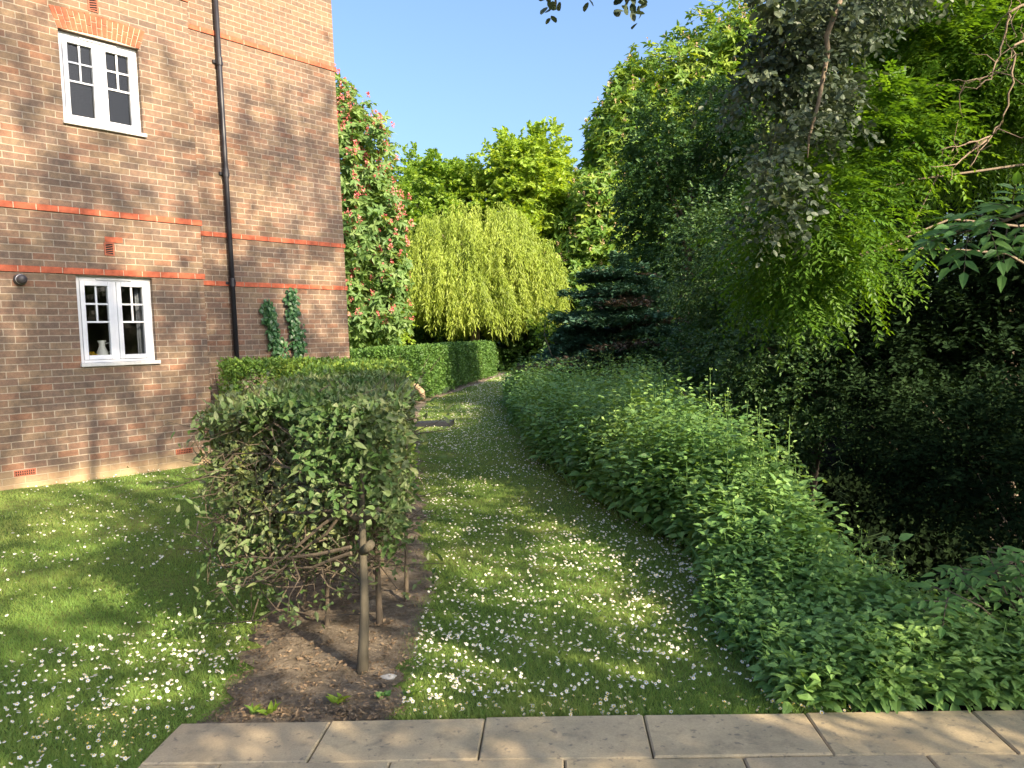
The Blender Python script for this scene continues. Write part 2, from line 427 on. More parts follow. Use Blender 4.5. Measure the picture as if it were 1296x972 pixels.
L_PURPLE = leaf_mat('purple_petal', G((.25,.04,.2),(.4,.1,.35)), .3, (1,1,1))
L_YELLOW = leaf_mat('yellow_petal', G((.6,.36,.02),(.7,.5,.05)), .3, (1,1,1))
M_PETAL = leaf_mat('white_petal', G((.78,.76,.74),(.84,.83,.82)), .25, (1,1,1), .6)
M_DISC = plain('daisy_disc', (.72, .48, .05), .8)

def ground_mat():
    m, n, out = mat('lawn_ground')
    tc = node(n, 'ShaderNodeTexCoord')
    a = noise(n, 1.3, 5, .6, tc.outputs['Object']); b = noise(n, 26, 5, .7, tc.outputs['Object'])
    g = ramp(n, [(.3, (.07,.12,.03)), (.5, (.11,.16,.04)), (.72, (.19,.19,.07))], a.outputs[0])
    gg = mixc(n, 1.0, g.outputs[0], ramp(n, [(.3, (.55,.55,.5)), (.7, (1.35,1.3,1.2))], b.outputs[0]).outputs[0], 'MULTIPLY')
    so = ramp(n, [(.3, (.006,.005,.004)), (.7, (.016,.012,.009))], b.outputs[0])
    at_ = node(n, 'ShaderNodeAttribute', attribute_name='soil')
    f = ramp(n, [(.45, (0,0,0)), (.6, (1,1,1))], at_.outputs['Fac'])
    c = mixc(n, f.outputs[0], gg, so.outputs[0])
    p = node(n, 'ShaderNodeBsdfPrincipled', i_Roughness=.95); p.inputs['Specular IOR Level'].default_value = .1
    n.links.new(c, p.inputs['Base Color']); n.links.new(bump(n, b.outputs[0], .8, .03), p.inputs['Normal'])
    n.links.new(p.outputs[0], out.inputs[0]); return m
M_GROUND = ground_mat()
def soil_mat():
    m, n, out = mat('dry_soil')
    tc = node(n, 'ShaderNodeTexCoord')
    a = noise(n, 9, 6, .7, tc.outputs['Object']); b = noise(n, 60, 6, .75, tc.outputs['Object'])
    c = ramp(n, [(.3, (.11,.09,.07)), (.5, (.22,.18,.142)), (.72, (.35,.29,.23))], a.outputs[0])
    cc = mixc(n, 1.0, c.outputs[0], ramp(n, [(.3, (.5,.5,.5)), (.7, (1.35,1.35,1.3))], b.outputs[0]).outputs[0], 'MULTIPLY')
    p = node(n, 'ShaderNodeBsdfPrincipled', i_Roughness=.95); p.inputs['Specular IOR Level'].default_value = .1
    n.links.new(cc, p.inputs['Base Color']); n.links.new(bump(n, b.outputs[0], 1.0, .03), p.inputs['Normal'])
    n.links.new(p.outputs[0], out.inputs[0]); return m
M_SOIL = soil_mat()
def slab_mat():
    m, n, out = mat('buff_slab')
    tc = node(n, 'ShaderNodeTexCoord')
    a = noise(n, 3.2, 5, .6, tc.outputs['Object']); b = noise(n, 130, 5, .75, tc.outputs['Object']); s = noise(n, 34, 3, .5, tc.outputs['Object']); d = noise(n, 7, 6, .7, tc.outputs['Object'])
    at_ = node(n, 'ShaderNodeAttribute', attribute_name='rnd')
    r0 = ramp(n, G((.42,.335,.21),(.455,.365,.235),(.40,.325,.22)), at_.outputs['Fac'])
    c = mixc(n, 1.0, r0.outputs[0], ramp(n, [(.3, (.78,.78,.8)), (.7, (1.14,1.12,1.08))], a.outputs[0]).outputs[0], 'MULTIPLY')
    c = mixc(n, 1.0, c, ramp(n, [(.25, (.78,.78,.78)), (.75, (1.16,1.16,1.16))], b.outputs[0]).outputs[0], 'MULTIPLY')
    e = noise(n, 1.7, 6, .75, tc.outputs['Object']); c = mixc(n, ramp(n, [(.5, (0,0,0)), (.66, (.45,.45,.45))], e.outputs[0]).outputs[0], c, (.15,.145,.10))
    c = mixc(n, ramp(n, [(.62, (0,0,0)), (.70, (.7,.7,.7))], s.outputs[0]).outputs[0], c, (.16,.14,.11))
    c = mixc(n, ramp(n, [(.54, (0,0,0)), (.70, (.65,.65,.65))], d.outputs[0]).outputs[0], c, (.19,.16,.115))
    p = node(n, 'ShaderNodeBsdfPrincipled', i_Roughness=.85); p.inputs['Specular IOR Level'].default_value = .25
    n.links.new(c, p.inputs['Base Color']); n.links.new(bump(n, b.outputs[0], .35, .004), p.inputs['Normal'])
    n.links.new(p.outputs[0], out.inputs[0]); return m
M_SLAB = slab_mat()

# ------------------------------------------------------------------ terrain
def bed_edge(y):      # where the lawn path meets the nettles
    return np.interp(y, [2.6, 3.0, 3.9, 5.1, 6.3, 9.1, 14, 19, 26, 40], [1.25, 1.06, 1.02, 1.15, .80, .28, .0, -.2, -.15, .5])
def path_left(y):
    return np.interp(y, [2.9, 4.7, 8.8, 13, 17, 20, 27, 36], [-.50, -.56, -1.12, -1.65, -2.1, -2.15, -1.05, -.1])
def bed_width(y):
    return np.interp(y, [2.9, 3.3, 4, 5, 6, 8, 12, 20], [1.5, 1.05, .72, .74, 1.0, 1.6, 2.6, 4.4])
def bank(x, y):       # 0 on the lawn, 1 down in the stream bed
    return sm((x - (bed_edge(y) + bed_width(y) - .1)) / .9) * sm((y - 3.05) / .6)
def gz(x, y):
    x = np.asarray(x, float); y = np.asarray(y, float)
    z = np.clip(.035 * (-x - 1.2), 0, .15) * sm((14 - y) / 5 + 1) + .25 * sm((y - 8) / 24)
    z = z - 1.9 * bank(x, y) * (1 - sm((x - 6.5) / 3))
    z = z + .9 * sm((x - 7) / 5)
    z = z + .012 * np.sin(x * 2.1 + 1) * np.sin(y * 1.7) * sm((y - 3.2) / 2)
    return z
gx = np.concatenate((-np.geomspace(400, 9, 14), np.arange(-8, 9.01, .2), np.geomspace(10, 400, 14)))
gy = np.concatenate((-np.geomspace(400, 3, 12), np.arange(-2, 30.01, .2), np.geomspace(31, 600, 16)))
X, Y = np.meshgrid(gx, gy)
Z = gz(X, Y)
Z = Z - .03 * ((Y < 2.92 - .057 * X * .95) & (X > -1.34) & (Y > -6))        # the paving's bed
V = np.stack((X, Y, Z), -1).reshape(-1, 3)
nx, ny = len(gx), len(gy)
ii = (np.arange(ny - 1)[:, None] * nx + np.arange(nx - 1)[None]).ravel()
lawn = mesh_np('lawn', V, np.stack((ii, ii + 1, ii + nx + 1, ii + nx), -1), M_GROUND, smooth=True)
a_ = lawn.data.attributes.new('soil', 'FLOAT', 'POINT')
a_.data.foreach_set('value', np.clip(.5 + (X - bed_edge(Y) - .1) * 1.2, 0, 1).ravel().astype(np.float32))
tag(lawn, kind='structure')

# stream: dark water in the shaded ditch
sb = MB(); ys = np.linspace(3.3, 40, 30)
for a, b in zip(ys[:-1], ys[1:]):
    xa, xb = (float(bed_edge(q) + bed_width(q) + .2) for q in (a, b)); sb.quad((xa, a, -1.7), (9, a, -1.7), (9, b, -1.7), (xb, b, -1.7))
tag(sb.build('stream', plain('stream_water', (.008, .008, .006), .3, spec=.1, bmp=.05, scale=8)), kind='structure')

# soil strip under the hedge
rng = np.random.default_rng(5)
sy = np.concatenate((np.linspace(2.93, 10.5, 120), np.linspace(10.6, 36, 80)))
st = np.linspace(0, 1, 15)
def soil_l(y): return np.interp(y, [2.9, 3.4, 4.23, 6, 10, 13, 17, 20, 27, 36], [-1.24, -1.3, -1.42, -1.75, -2.4, -2.6, -2.9, -2.9, -1.9, -1.0])
SY, ST = np.meshgrid(sy, st, indexing='ij')
jl = np.interp(sy, sy, rng.normal(size=len(sy)) * .045)[:, None]; jr = (rng.normal(size=len(sy)) * .03 + .05 * np.sin(sy * 5) * np.sin(sy * 2.3))[:, None]
xl = soil_l(sy)[:, None] + jl; xr = path_left(sy)[:, None] + jr
SX = xl + (xr - xl) * ST
SZ = gz(SX, SY) + .004 + (.012 + rng.normal(size=SX.shape) * .012).clip(0, .05) * np.sin(ST * math.pi) ** .5 * sm((SY - 2.95) / .2)
n0, n1 = SX.shape
ii = (np.arange(n0 - 1)[:, None] * n1 + np.arange(n1 - 1)[None]).ravel()
tag(mesh_np('soil_bed', np.stack((SX, SY, SZ), -1).reshape(-1, 3), np.stack((ii, ii + n1, ii + n1 + 1, ii + 1), -1), M_SOIL, smooth=True), kind='structure')

# paving: buff slabs 600 x 300, laid in rows
rng = np.random.default_rng(11)
pv = MB(); prn = []
ax_, ay_ = np.array((.9984, -.0568)), np.array((.0568, .9984)); o0 = np.array((-1.362, 2.975))
for r in range(16):
    sh = (0, .3)[r % 2] if r else 0
    for c in range(-1 if sh else 0, 14):
        u0, u1 = c * .605 + sh, c * .605 + sh + .600
        if r and sh and c < 0: u0 = .0
        v1 = -r * .305; v0 = v1 - .300
        dz = rng.uniform(-.003, .003); tl = rng.uniform(-.004, .004, 4)
        pts = [o0 + ax_ * u + ay_ * v for u, v in ((u0, v0), (u1, v0), (u1, v1), (u0, v1))]
        b = .006; ins = [o0 + ax_ * u + ay_ * v for u, v in ((u0 + b, v0 + b), (u1 - b, v0 + b), (u1 - b, v1 - b), (u0 + b, v1 - b))]
        zt = [.018 + dz + t for t in tl]
        vs_ = [(p[0], p[1], -.035) for p in pts] + [(p[0], p[1], z - .006) for p, z in zip(pts, zt)] + [(p[0], p[1], z) for p, z in zip(ins, zt)]
        fs_ = [(8, 9, 10, 11)] + [(k, (k + 1) % 4, 4 + (k + 1) % 4, 4 + k) for k in range(4)] + [(4 + k, 4 + (k + 1) % 4, 8 + (k + 1) % 4, 8 + k) for k in range(4)]
        pv.add(vs_, fs_); prn += [rng.random()] * len(fs_)
pave = pv.build('pavement', M_SLAB)
a_ = pave.data.attributes.new('rnd', 'FLOAT', 'FACE'); a_.data.foreach_set('value', prn)
tag(pave, kind='structure')

# ------------------------------------------------------------------ brick building
TH = RAD(49.47); DX, DY = math.cos(TH), math.sin(TH)
D0, S0 = 9.341, 4.98
root = thing('brick_building', (S0 * DX - D0 * DY, S0 * DY + D0 * DX, 0), 'brown brick apartment block with red brick bands and white casement windows', 'building')
root.rotation_euler = (0, 0, TH)
def bw(x, y, z):      # building coordinates to world
    p = root.location; return (p.x + x * DX - y * DY, p.y + x * DY + y * DX, z)
ZT = 8.6; REC = .72; XE = 2.79; XW = -9.0; ZB = -.3
WIN = [(-1.52, -.645, 4.125, 5.165), (-1.51, -.655, 1.415, 2.45)]
def wall_sheet(name, x0, x1, y, holes, m, reveal=.11):
    b = MB()
    xs = sorted({x0, x1, *[h[0] for h in holes], *[h[1] for h in holes]}); zs = sorted({ZB, ZT, *[h[2] for h in holes], *[h[3] for h in holes]})
    for i in range(len(xs) - 1):
        for j in range(len(zs) - 1):
            cx, cz = (xs[i] + xs[i + 1]) / 2, (zs[j] + zs[j + 1]) / 2
            if any(h[0] < cx < h[1] and h[2] < cz < h[3] for h in holes): continue
            b.quad((xs[i], y, zs[j]), (xs[i + 1], y, zs[j]), (xs[i + 1], y, zs[j + 1]), (xs[i], y, zs[j + 1]))
    for a, c, d, e in holes:
        r = y + reveal
        b.quad((a, y, d), (a, r, d), (a, r, e), (a, y, e)); b.quad((c, r, d), (c, y, d), (c, y, e), (c, r, e))
        b.quad((a, y, e), (a, r, e), (c, r, e), (c, y, e)); b.quad((a, r, d), (a, y, d), (c, y, d), (c, r, d))
    return b
wl = wall_sheet('wall', XW, 0, 0, WIN, M_BRICK)
wl.quad((0, 0, ZB), (0, REC, ZB), (0, REC, ZT), (0, 0, ZT))
wl.quad((0, REC, ZB), (XE, REC, ZB), (XE, REC, ZT), (0, REC, ZT))
wl.quad((XE, REC, ZB), (XE, 9, ZB), (XE, 9, ZT), (XE, REC, ZT))
wl.quad((XE, 9, ZB), (XW, 9, ZB), (XW, 9, ZT), (XE, 9, ZT)); wl.quad((XW, 9, ZB), (XW, 0, ZB), (XW, 0, ZT), (XW, 9, ZT))
wl.build('wall', M_BRICK, root)
rf = MB()
rf.add([(XW - .3, -.3, ZT), (XE + .3, -.3, ZT), (XE + .3, 9.3, ZT), (XW - .3, 9.3, ZT), (XW + 4, 4.5, ZT + 3), (XE - 4, 4.5, ZT + 3)],
       [(0, 1, 5, 4), (1, 2, 5), (2, 3, 4, 5), (3, 0, 4), (3, 2, 1, 0)])
rf.build('roof', M_ROOF, root)
# string courses: one proud red course each, brick by brick
rng = np.random.default_rng(3)
def course(x0, x1, y, z0, z1, off):
    b = MB(); x = x0 - off
    b.box(x0, y - .012, z0 + .003, x1, y + .01, z1 - .001, 1)
    while x < x1:
        a, c = max(x, x0), min(x + .209, x1)
        if c - a > .02:
            j = rng.uniform(-.002, .002)
            b.box(a, y - .018 + j, z0 + .001, c, y + .01, z1 + .002 + j * .5, 0)
        x += .2185
    return b.build('string_course', [M_RED, M_MORTAR], root)
for z in (2.525, 3.200, 5.975):
    course(XW, .016, 0, z - .066, z, .07)
    course(.018, XE + .016, REC, z - .068, z - .004, .12)
# arch of red bricks over the upper window
ar = MB(); n_ar = 17
for i in range(n_ar):
    def xx(t, k): return (-1.525 + t * .895) * (1 - k) + (-1.605 + t * 1.055) * k
    for j in range(2):
        cut = .62 if i % 2 else .38
        k0, k1 = (0, cut) if j == 0 else (cut, 1)
        t0, t1 = (i + .07) / n_ar, (i + .93) / n_ar
        k0 += .025 if j else 0; k1 -= .025 if j == 0 else 0
        cm = lambda t, k: 5.168 + k * .225 + .028 * (1 - (2 * t - 1) ** 2)
        p = [(xx(t0, k0), cm(t0, k0)), (xx(t1, k0), cm(t1, k0)), (xx(t1, k1), cm(t1, k1)), (xx(t0, k1), cm(t0, k1))]
        yb = -.012 + rng.uniform(-.002, .002)
        ar.add([(q[0], yb, q[1]) for q in p] + [(q[0], .02, q[1]) for q in p], [(0, 1, 2, 3), (0, 4, 5, 1), (1, 5, 6, 2), (2, 6, 7, 3), (3, 7, 4, 0)], 0)
ar.add([(-1.525, -.004, 5.168), (-.63, -.004, 5.168), (-.55, -.004, 5.40), (-1.605, -.004, 5.40)], [(0, 1, 2, 3)], 1)
ar.build('brick_arch', [M_RED, M_MORTAR], root)

def window(x0, x1, z0, z1, curtain):
    yf = .055                                    # face of the frame behind the wall face
    zs_ = z0 + .045
    f = MB(); fw = .05
    f.box(x0, yf, zs_, x0 + fw, yf + .06, z1); f.box(x1 - fw, yf, zs_, x1, yf + .06, z1)
    f.box(x0 + fw, yf, zs_, x1 - fw, yf + .06, zs_ + .03); f.box(x0 + fw, yf, z1 - .055, x1 - fw, yf + .06, z1)
    xm = (x0 + x1) / 2; f.box(xm - .022, yf, zs_ + .03, xm + .022, yf + .06, z1 - .055)
    fr = f.build('window', M_WHITE, root, bevel=.004)
    s = MB(); s.box(x0 - .012, -.035, z0, x1 + .03, yf + .05, z0 + .043); s.build('sill', M_SILL, fr, bevel=.006)
    v = MB(); v.box(xm - .20, yf - .014, z1 - .042, xm + .20, yf - .001, z1 - .02); v.build('trickle_vent', M_WHITE, fr, bevel=.004)
    for a, b in ((x0 + fw + .002, xm - .024), (xm + .024, x1 - fw - .002)):
        lo, hi = zs_ + .032, z1 - .057; y0, y1 = yf - .012, yf + .045; cw = .052
        c = MB()
        c.box(a, y0, lo, a + cw, y1, hi); c.box(b - cw, y0, lo, b, y1, hi); c.box(a + cw, y0, lo, b - cw, y1, lo + cw); c.box(a + cw, y0, hi - cw, b - cw, y1, hi)
        c.build('casement', M_WHITE, fr, bevel=.005)
        ga, gb, gl, gh = a + cw, b - cw, lo + cw, hi - cw
        g = MB(); yg = yf + .016; bw_ = .010; zm = gl + (gh - gl) * .48; zq = (zm + gh) / 2; gm = (ga + gb) / 2
        g.box(ga, yg - .01, zm - bw_, gb, yg + .005, zm + bw_); g.box(gm - bw_, yg - .009, zm + bw_, gm + bw_, yg + .005, gh)
        g.box(ga, yg - .008, zq - bw_, gm - bw_, yg + .004, zq + bw_); g.box(gm + bw_, yg - .008, zq - bw_, gb, yg + .004, zq + bw_)
        g.build('glazing_bars', M_WHITE, fr)
        p = MB(); p.quad((ga - .005, yg + .008, gl - .005), (gb + .005, yg + .008, gl - .005), (gb + .005, yg + .008, gh + .005), (ga - .005, yg + .008, gh + .005))
        p.build('pane', M_GLASS, fr)
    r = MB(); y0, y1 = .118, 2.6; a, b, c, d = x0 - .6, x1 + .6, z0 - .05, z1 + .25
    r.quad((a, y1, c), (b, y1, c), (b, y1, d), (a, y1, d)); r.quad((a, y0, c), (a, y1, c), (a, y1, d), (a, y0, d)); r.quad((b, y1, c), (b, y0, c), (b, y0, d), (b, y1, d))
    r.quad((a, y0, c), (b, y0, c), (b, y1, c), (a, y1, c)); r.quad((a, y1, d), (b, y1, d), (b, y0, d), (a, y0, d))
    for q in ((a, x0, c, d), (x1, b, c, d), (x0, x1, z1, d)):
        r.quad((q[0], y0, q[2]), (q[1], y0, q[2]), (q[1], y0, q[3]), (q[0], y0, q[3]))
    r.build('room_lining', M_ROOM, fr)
    if curtain:
        k = MB(); n = 24
        for i in range(n):
            u0, u1 = i / n, (i + 1) / n; xa, xb = x1 - .13 + u0 * .2, x1 - .13 + u1 * .2
            k.quad((xa, .2 + .02 * math.sin(u0 * 30), z0 + .03), (xb, .2 + .02 * math.sin(u1 * 30), z0 + .03), (xb, .2 + .02 * math.sin(u1 * 30), z1), (xa, .2 + .02 * math.sin(u0 * 30), z1))
        k.build('curtain', M_CURT, fr, smooth=True)
window(*WIN[0], False); window(*WIN[1], True)

# downpipe with sockets and brackets
dp = MB(); px_ = .775; py_ = REC - .062
dp.tube([(px_, py_, -.2), (px_, py_, ZT)], .034, 16)
pipe = dp.build('downpipe', M_BLACK, root, smooth=True)
for z in (1.0, 2.50, 4.02, 5.55, 7.1):
    k = MB(); k.lathe([(.034, -.06), (.043, -.055), (.043, .045), (.039, .06), (.034, .061)], (px_, py_, z), (0, 0, 1), 16)
    k.box(px_ - .075, REC - .03, z - .02, px_ + .075, REC - .002, z + .02); k.box(px_ - .022, REC - .06, z - .018, px_ + .022, REC - .028, z + .018)
    k.build('pipe_bracket', M_BLACK, pipe, smooth=False)

# air bricks: two louvred, two low and perforated
def air_louvre(x, z, cap):
    b = MB(); w_, h_ = .055, .075
    b.box(x - w_, -.012, z - h_, x - w_ + .014, .02, z + h_); b.box(x + w_ - .014, -.012, z - h_, x + w_, .02, z + h_)
    b.box(x - w_ + .014, -.012, z + h_ - .014, x + w_ - .014, .02, z + h_); b.box(x - w_ + .014, -.012, z - h_, x + w_ - .014, .02, z - h_ + .014)
    for i in range(5):
        zz = z - h_ + .024 + i * .0265
        b.add([(x - w_ + .012, -.01, zz - .006), (x + w_ - .012, -.01, zz + .012), (x + w_ - .012, -.01, zz + .021), (x - w_ + .012, -.01, zz + .003),
               (x - w_ + .012, .012, zz - .006), (x + w_ - .012, .012, zz + .012), (x + w_ - .012, .012, zz + .021), (x - w_ + .012, .012, zz + .003)],
              [(0, 1, 2, 3), (3, 2, 6, 7), (1, 0, 4, 5)])
    b.quad((x - w_, -.003, z - h_), (x + w_, -.003, z - h_), (x + w_, -.003, z + h_), (x - w_, -.003, z + h_), 1)
    if cap: b.box(x - .04, -.006, z + h_ + .006, x + .155, .01, z + h_ + .066, 2)
    b.build('air_brick', [M_TERRA, M_DARK, M_RED], root)
air_louvre(-1.13, 2.765, True); air_louvre(-1.13, 5.53, False)
def air_low(x, z):
    b = MB(); b.box(x - .105, -.008, z - .033, x + .105, .01, z + .033)
    for i in range(9):
        for j in range(2):
            cx, cz = x - .092 + i * .021, z - .024 + j * .026
            b.quad((cx, -.0105, cz), (cx + .012, -.0105, cz), (cx + .012, -.0105, cz + .018), (cx, -.0105, cz + .018), 1)
    b.build('air_brick', [M_TERRA, M_DARK], root)
air_low(-2.15, .315); air_low(-.39, .315)
# boiler flue terminal
fl = MB(); fo = (-2.07, 0, 2.375)
fl.lathe([(.062, -.0), (.062, .03), (.058, .045), (.05, .048), (.05, .075), (.046, .10), (.02, .115), (.001, .118)], fo, (0, -1, 0), 24, 0)
fl.lathe([(.0505, .049), (.0535, .049), (.0535, .056), (.0505, .056)], fo, (0, -1, 0), 24, 1)
fl.build('flue_terminal', [plain('flue_plastic', (.05, .045, .05), .45), plain('flue_ring', (.5, .5, .52), .3, .8)], root, smooth=True)

# things on the inside sills
jp = Vector(bw(-1.20, .20, 1.465))
jug = MB(); jug.lathe([(.04, 0), (.062, .004), (.068, .05), (.058, .12), (.034, .18), (.032, .215), (.048, .25), (.044, .25), (.028, .21), (.0, .2)], jp, (0, 0, 1), 24)
jug.tube([jp + Vector((.03, .01, .21)), jp + Vector((.085, .03, .225)), jp + Vector((.09, .03, .14)), jp + Vector((.055, .02, .10))], .007, 8)
tag(jug.build('white_jug', plain('white_glaze', (.72, .74, .74), .3, var=.1), smooth=True), 'white jug standing on the sill inside the lower window', 'jug')
def posy(x, z, r, label):
    p = bw(x, .19, z); t = thing('yellow_flowers', p, label, 'flowers'); rg = np.random.default_rng(int(abs(x * 100)))
    L = Leaves(); n = 60; U = unit(rg, n); U[:, 2] = abs(U[:, 2])
    L.add(U * r * .7 + (0, 0, r * .8), U + rg.normal(size=U.shape) * .4, rg.normal(size=U.shape), r * .6, r * .5, 'q'); L.build('petals', L_YELLOW, t)
    m = MB(); m.lathe([(r * .5, 0), (r * .6, r * .4), (r * .5, r * .8), (r * .45, r * .8)], (0, 0, 0), (0, 0, 1), 14); m.build('pot', M_TERRA, t, smooth=True)
posy(-1.335, 1.465, .065, 'yellow flowers in a small pot beside the white jug in the lower window')
posy(-1.40, 4.18, .055, 'yellow flowers in a small pot inside the upper window')

# ivy growing up the recessed wall
def ivy(pts, wid, seed, label):
    rg = np.random.default_rng(seed); P = np.array([bw(x, REC - .02, z) for x, z in pts]); n = 640
    t = rg.random(n) ** .85 * (len(P) - 1); i = t.astype(int).clip(0, len(P) - 2); f = (t - i)[:, None]
    c = P[i] * (1 - f) + P[i + 1] * f
    wv = wid * (1 - .55 * (t / (len(P) - 1)) ** 2.5)
    c = c + np.outer(rg.normal(size=n) * .5 * wv, (DX, DY, 0)) + np.outer(rg.random(n) * .09, (DY, -DX, 0)); c[:, 2] += rg.normal(size=n) * .04
    D = np.outer(rg.normal(size=n) * .6, (DX, DY, 0)) + np.array((0, 0, -.8)) + np.outer(rg.random(n) * .5, (DY, -DX, 0))
    N = np.array((DY, -DX, .45)) + rg.normal(size=(n, 3)) * .35
    tp = thing('climbing_ivy', P[0], label, 'ivy', None)
    L = Leaves(); L.add(c, D, N, rg.uniform(.05, .085, n), rg.uniform(.05, .08, n), 'b', rg.random(n)); L.build('foliage', L_IVY, tp, org=P[0])
    m = MB()
    for k in range(3): m.tube([p + rg.normal(size=3) * .02 for p in P], [.012 - .009 * j / (len(P) - 1) for j in range(len(P))], 5)
    m.build('stem', M_BARK, tp, org=P[0])
ivy([(1.62, .1), (1.56, .9), (1.47, 1.5), (1.36, 1.95), (1.30, 2.24)], .125, 1, 'shorter slanting strand of ivy beside the black downpipe on the brick wall')
ivy([(1.86, .1), (1.83, .9), (1.79, 1.5), (1.74, 2.0), (1.73, 2.42)], .13, 2, 'taller upright strand of ivy reaching the red brick band')

# ------------------------------------------------------------------ hedges
def box_hedge(name, label, path, wid, zb, zt, dens, leafL, material, seed, kind='q', bare=0.0, ends=True, wob=.05, stem_n=10, stem_r=.02, depth=.22, top_rnd=None):
    """A clipped hedge along path [(x,y)...]: leaves through the outer layer of a long box, stems inside."""
    rg = np.random.default_rng(seed); P = np.array(path, float)
    seg = np.linalg.norm(np.diff(P, axis=0), axis=1); cum = np.concatenate(([0], np.cumsum(seg))); Ltot = cum[-1]
    h = zt - zb; area = Ltot * (wid + 2 * h) + 2 * wid * h; n = int(area * dens)
    def at_s(s):
        x = np.interp(s, cum, P[:, 0]); y = np.interp(s, cum, P[:, 1]); d = .05
        tx = np.interp(s + d, cum, P[:, 0]) - np.interp(s - d, cum, P[:, 0]); ty = np.interp(s + d, cum, P[:, 1]) - np.interp(s - d, cum, P[:, 1])
        T = nrm(np.stack((tx, ty, tx * 0), -1)); return x, y, T
    face = rg.choice(4, n, p=np.array([wid * Ltot, h * Ltot, h * Ltot, 2 * wid * h]) / area)
    s = rg.random(n) * Ltot; a = rg.uniform(-1, 1, n); b = rg.random(n)
    a = np.where(face == 1, 1.0, np.where(face == 2, -1.0, a)); b = np.where(face == 0, 1.0, b)
    s = np.where(face == 3, np.where(rg.random(n) < .5, 0, Ltot), s)
    x, y, T = at_s(s); Nx = np.stack((T[:, 1], -T[:, 0], T[:, 0] * 0), -1)
    ph = rg.random(8) * 6.3
    w1 = (np.sin(s * 3.1 + ph[0] + b * 2) + np.sin(s * 6.7 + ph[1] + b * 5) + np.sin(s * 13 + ph[2] - b * 7)) * wob * .5
    w2 = (np.sin(s * 2.3 + ph[3] + a) + np.sin(s * 7.9 + ph[4] + a * 3)) * wob * .4
    On = np.where((face == 0)[:, None], np.array([0, 0, 1.0]), np.where((face == 3)[:, None], T * np.where(s > Ltot / 2, 1, -1)[:, None], Nx * np.sign(a)[:, None]))
    g = gz(x, y)
    Q = np.stack((x, y, g + zb + b * h), -1) + Nx * (a * wid / 2 * (1 - .08 * b))[:, None]
    Q += On * (np.where(face == 0, w2, w1) - depth * rg.random(n) ** 1.7)[:, None] + rg.normal(size=(n, 3)) * .012
    keep = np.ones(n, bool)
    if bare: keep = (rg.random(n) > bare * (1 - b) ** .7) | (face == 0)
    D = On * .5 + rg.normal(size=(n, 3)) * .6 + np.array([0, 0, .25]); N = On * .8 + np.array([0, 0, .5]) + rg.normal(size=(n, 3)) * .55
    clum = .5 + .25 * (np.sin(s * 4 + a * 3 + ph[5]) + np.sin(s * 9 - b * 6 + ph[6]))
    r = np.clip(clum * .45 + rg.random(n) * .6, 0, 1)
    base = (P[0, 0], P[0, 1], float(gz(P[0, 0], P[0, 1])))
    t = thing(name, base, label, 'hedge')
    L = Leaves(); k = keep
    L.add(Q[k], D[k], N[k], leafL * rg.uniform(.65, 1.25, k.sum()), leafL * .62 * rg.uniform(.8, 1.1, k.sum()), kind, r[k])
    L.build('foliage', material, t, org=base)
    m = MB(); m.v = []
    for j in range(stem_n):
        sj = Ltot * (j + .5) / stem_n + rg.normal() * .1; xj, yj, Tj = at_s(np.array([sj])); xj = xj[0] + rg.normal() * wid * .12; yj = yj[0]
        p0 = np.array((xj, yj, float(gz(xj, yj)) - .03))
        for q in range(3): m.tube(wander(rg, p0 + rg.normal(size=3) * (.02, .02, 0), p0 + (rg.normal() * wid * .3, rg.normal() * .15, h * rg.uniform(.7, .95) + zb), 5, .06), [stem_r, stem_r * .9, stem_r * .7, stem_r * .5, stem_r * .25], 5)
    m.build('stem', M_TWIG, t, org=base)
    return t
box_hedge('clipped_hedge', 'short light green clipped hedge running from the downpipe along the brick wall', [(-3.72, 10.05), (-2.9, 10.2), (-1.95, 10.35)], .75, .12, 1.31, 2300, .05, L_HEDGE, 21, stem_n=5, bare=.25)
box_hedge('clipped_hedge', 'yellow green flat topped hedge between the old twiggy hedge and the ivy wall', [(-1.29, 6.0), (-1.83, 10.3)], .92, .22, 1.285, 2300, .045, L_HEDGE, 23, stem_n=7, wob=.03, depth=.16, bare=.3)
box_hedge('clipped_hedge', 'tall straight clipped hedge along the grass path, its end in sun', [(-4.3, 18.75), (-2.75, 18.9), (-2.62, 19.3), (-1.85, 25.5), (-.95, 30.8)], .75, .10, 1.40, 1050, .075, L_HEDGE_FAR, 22, stem_n=26, wob=.06)

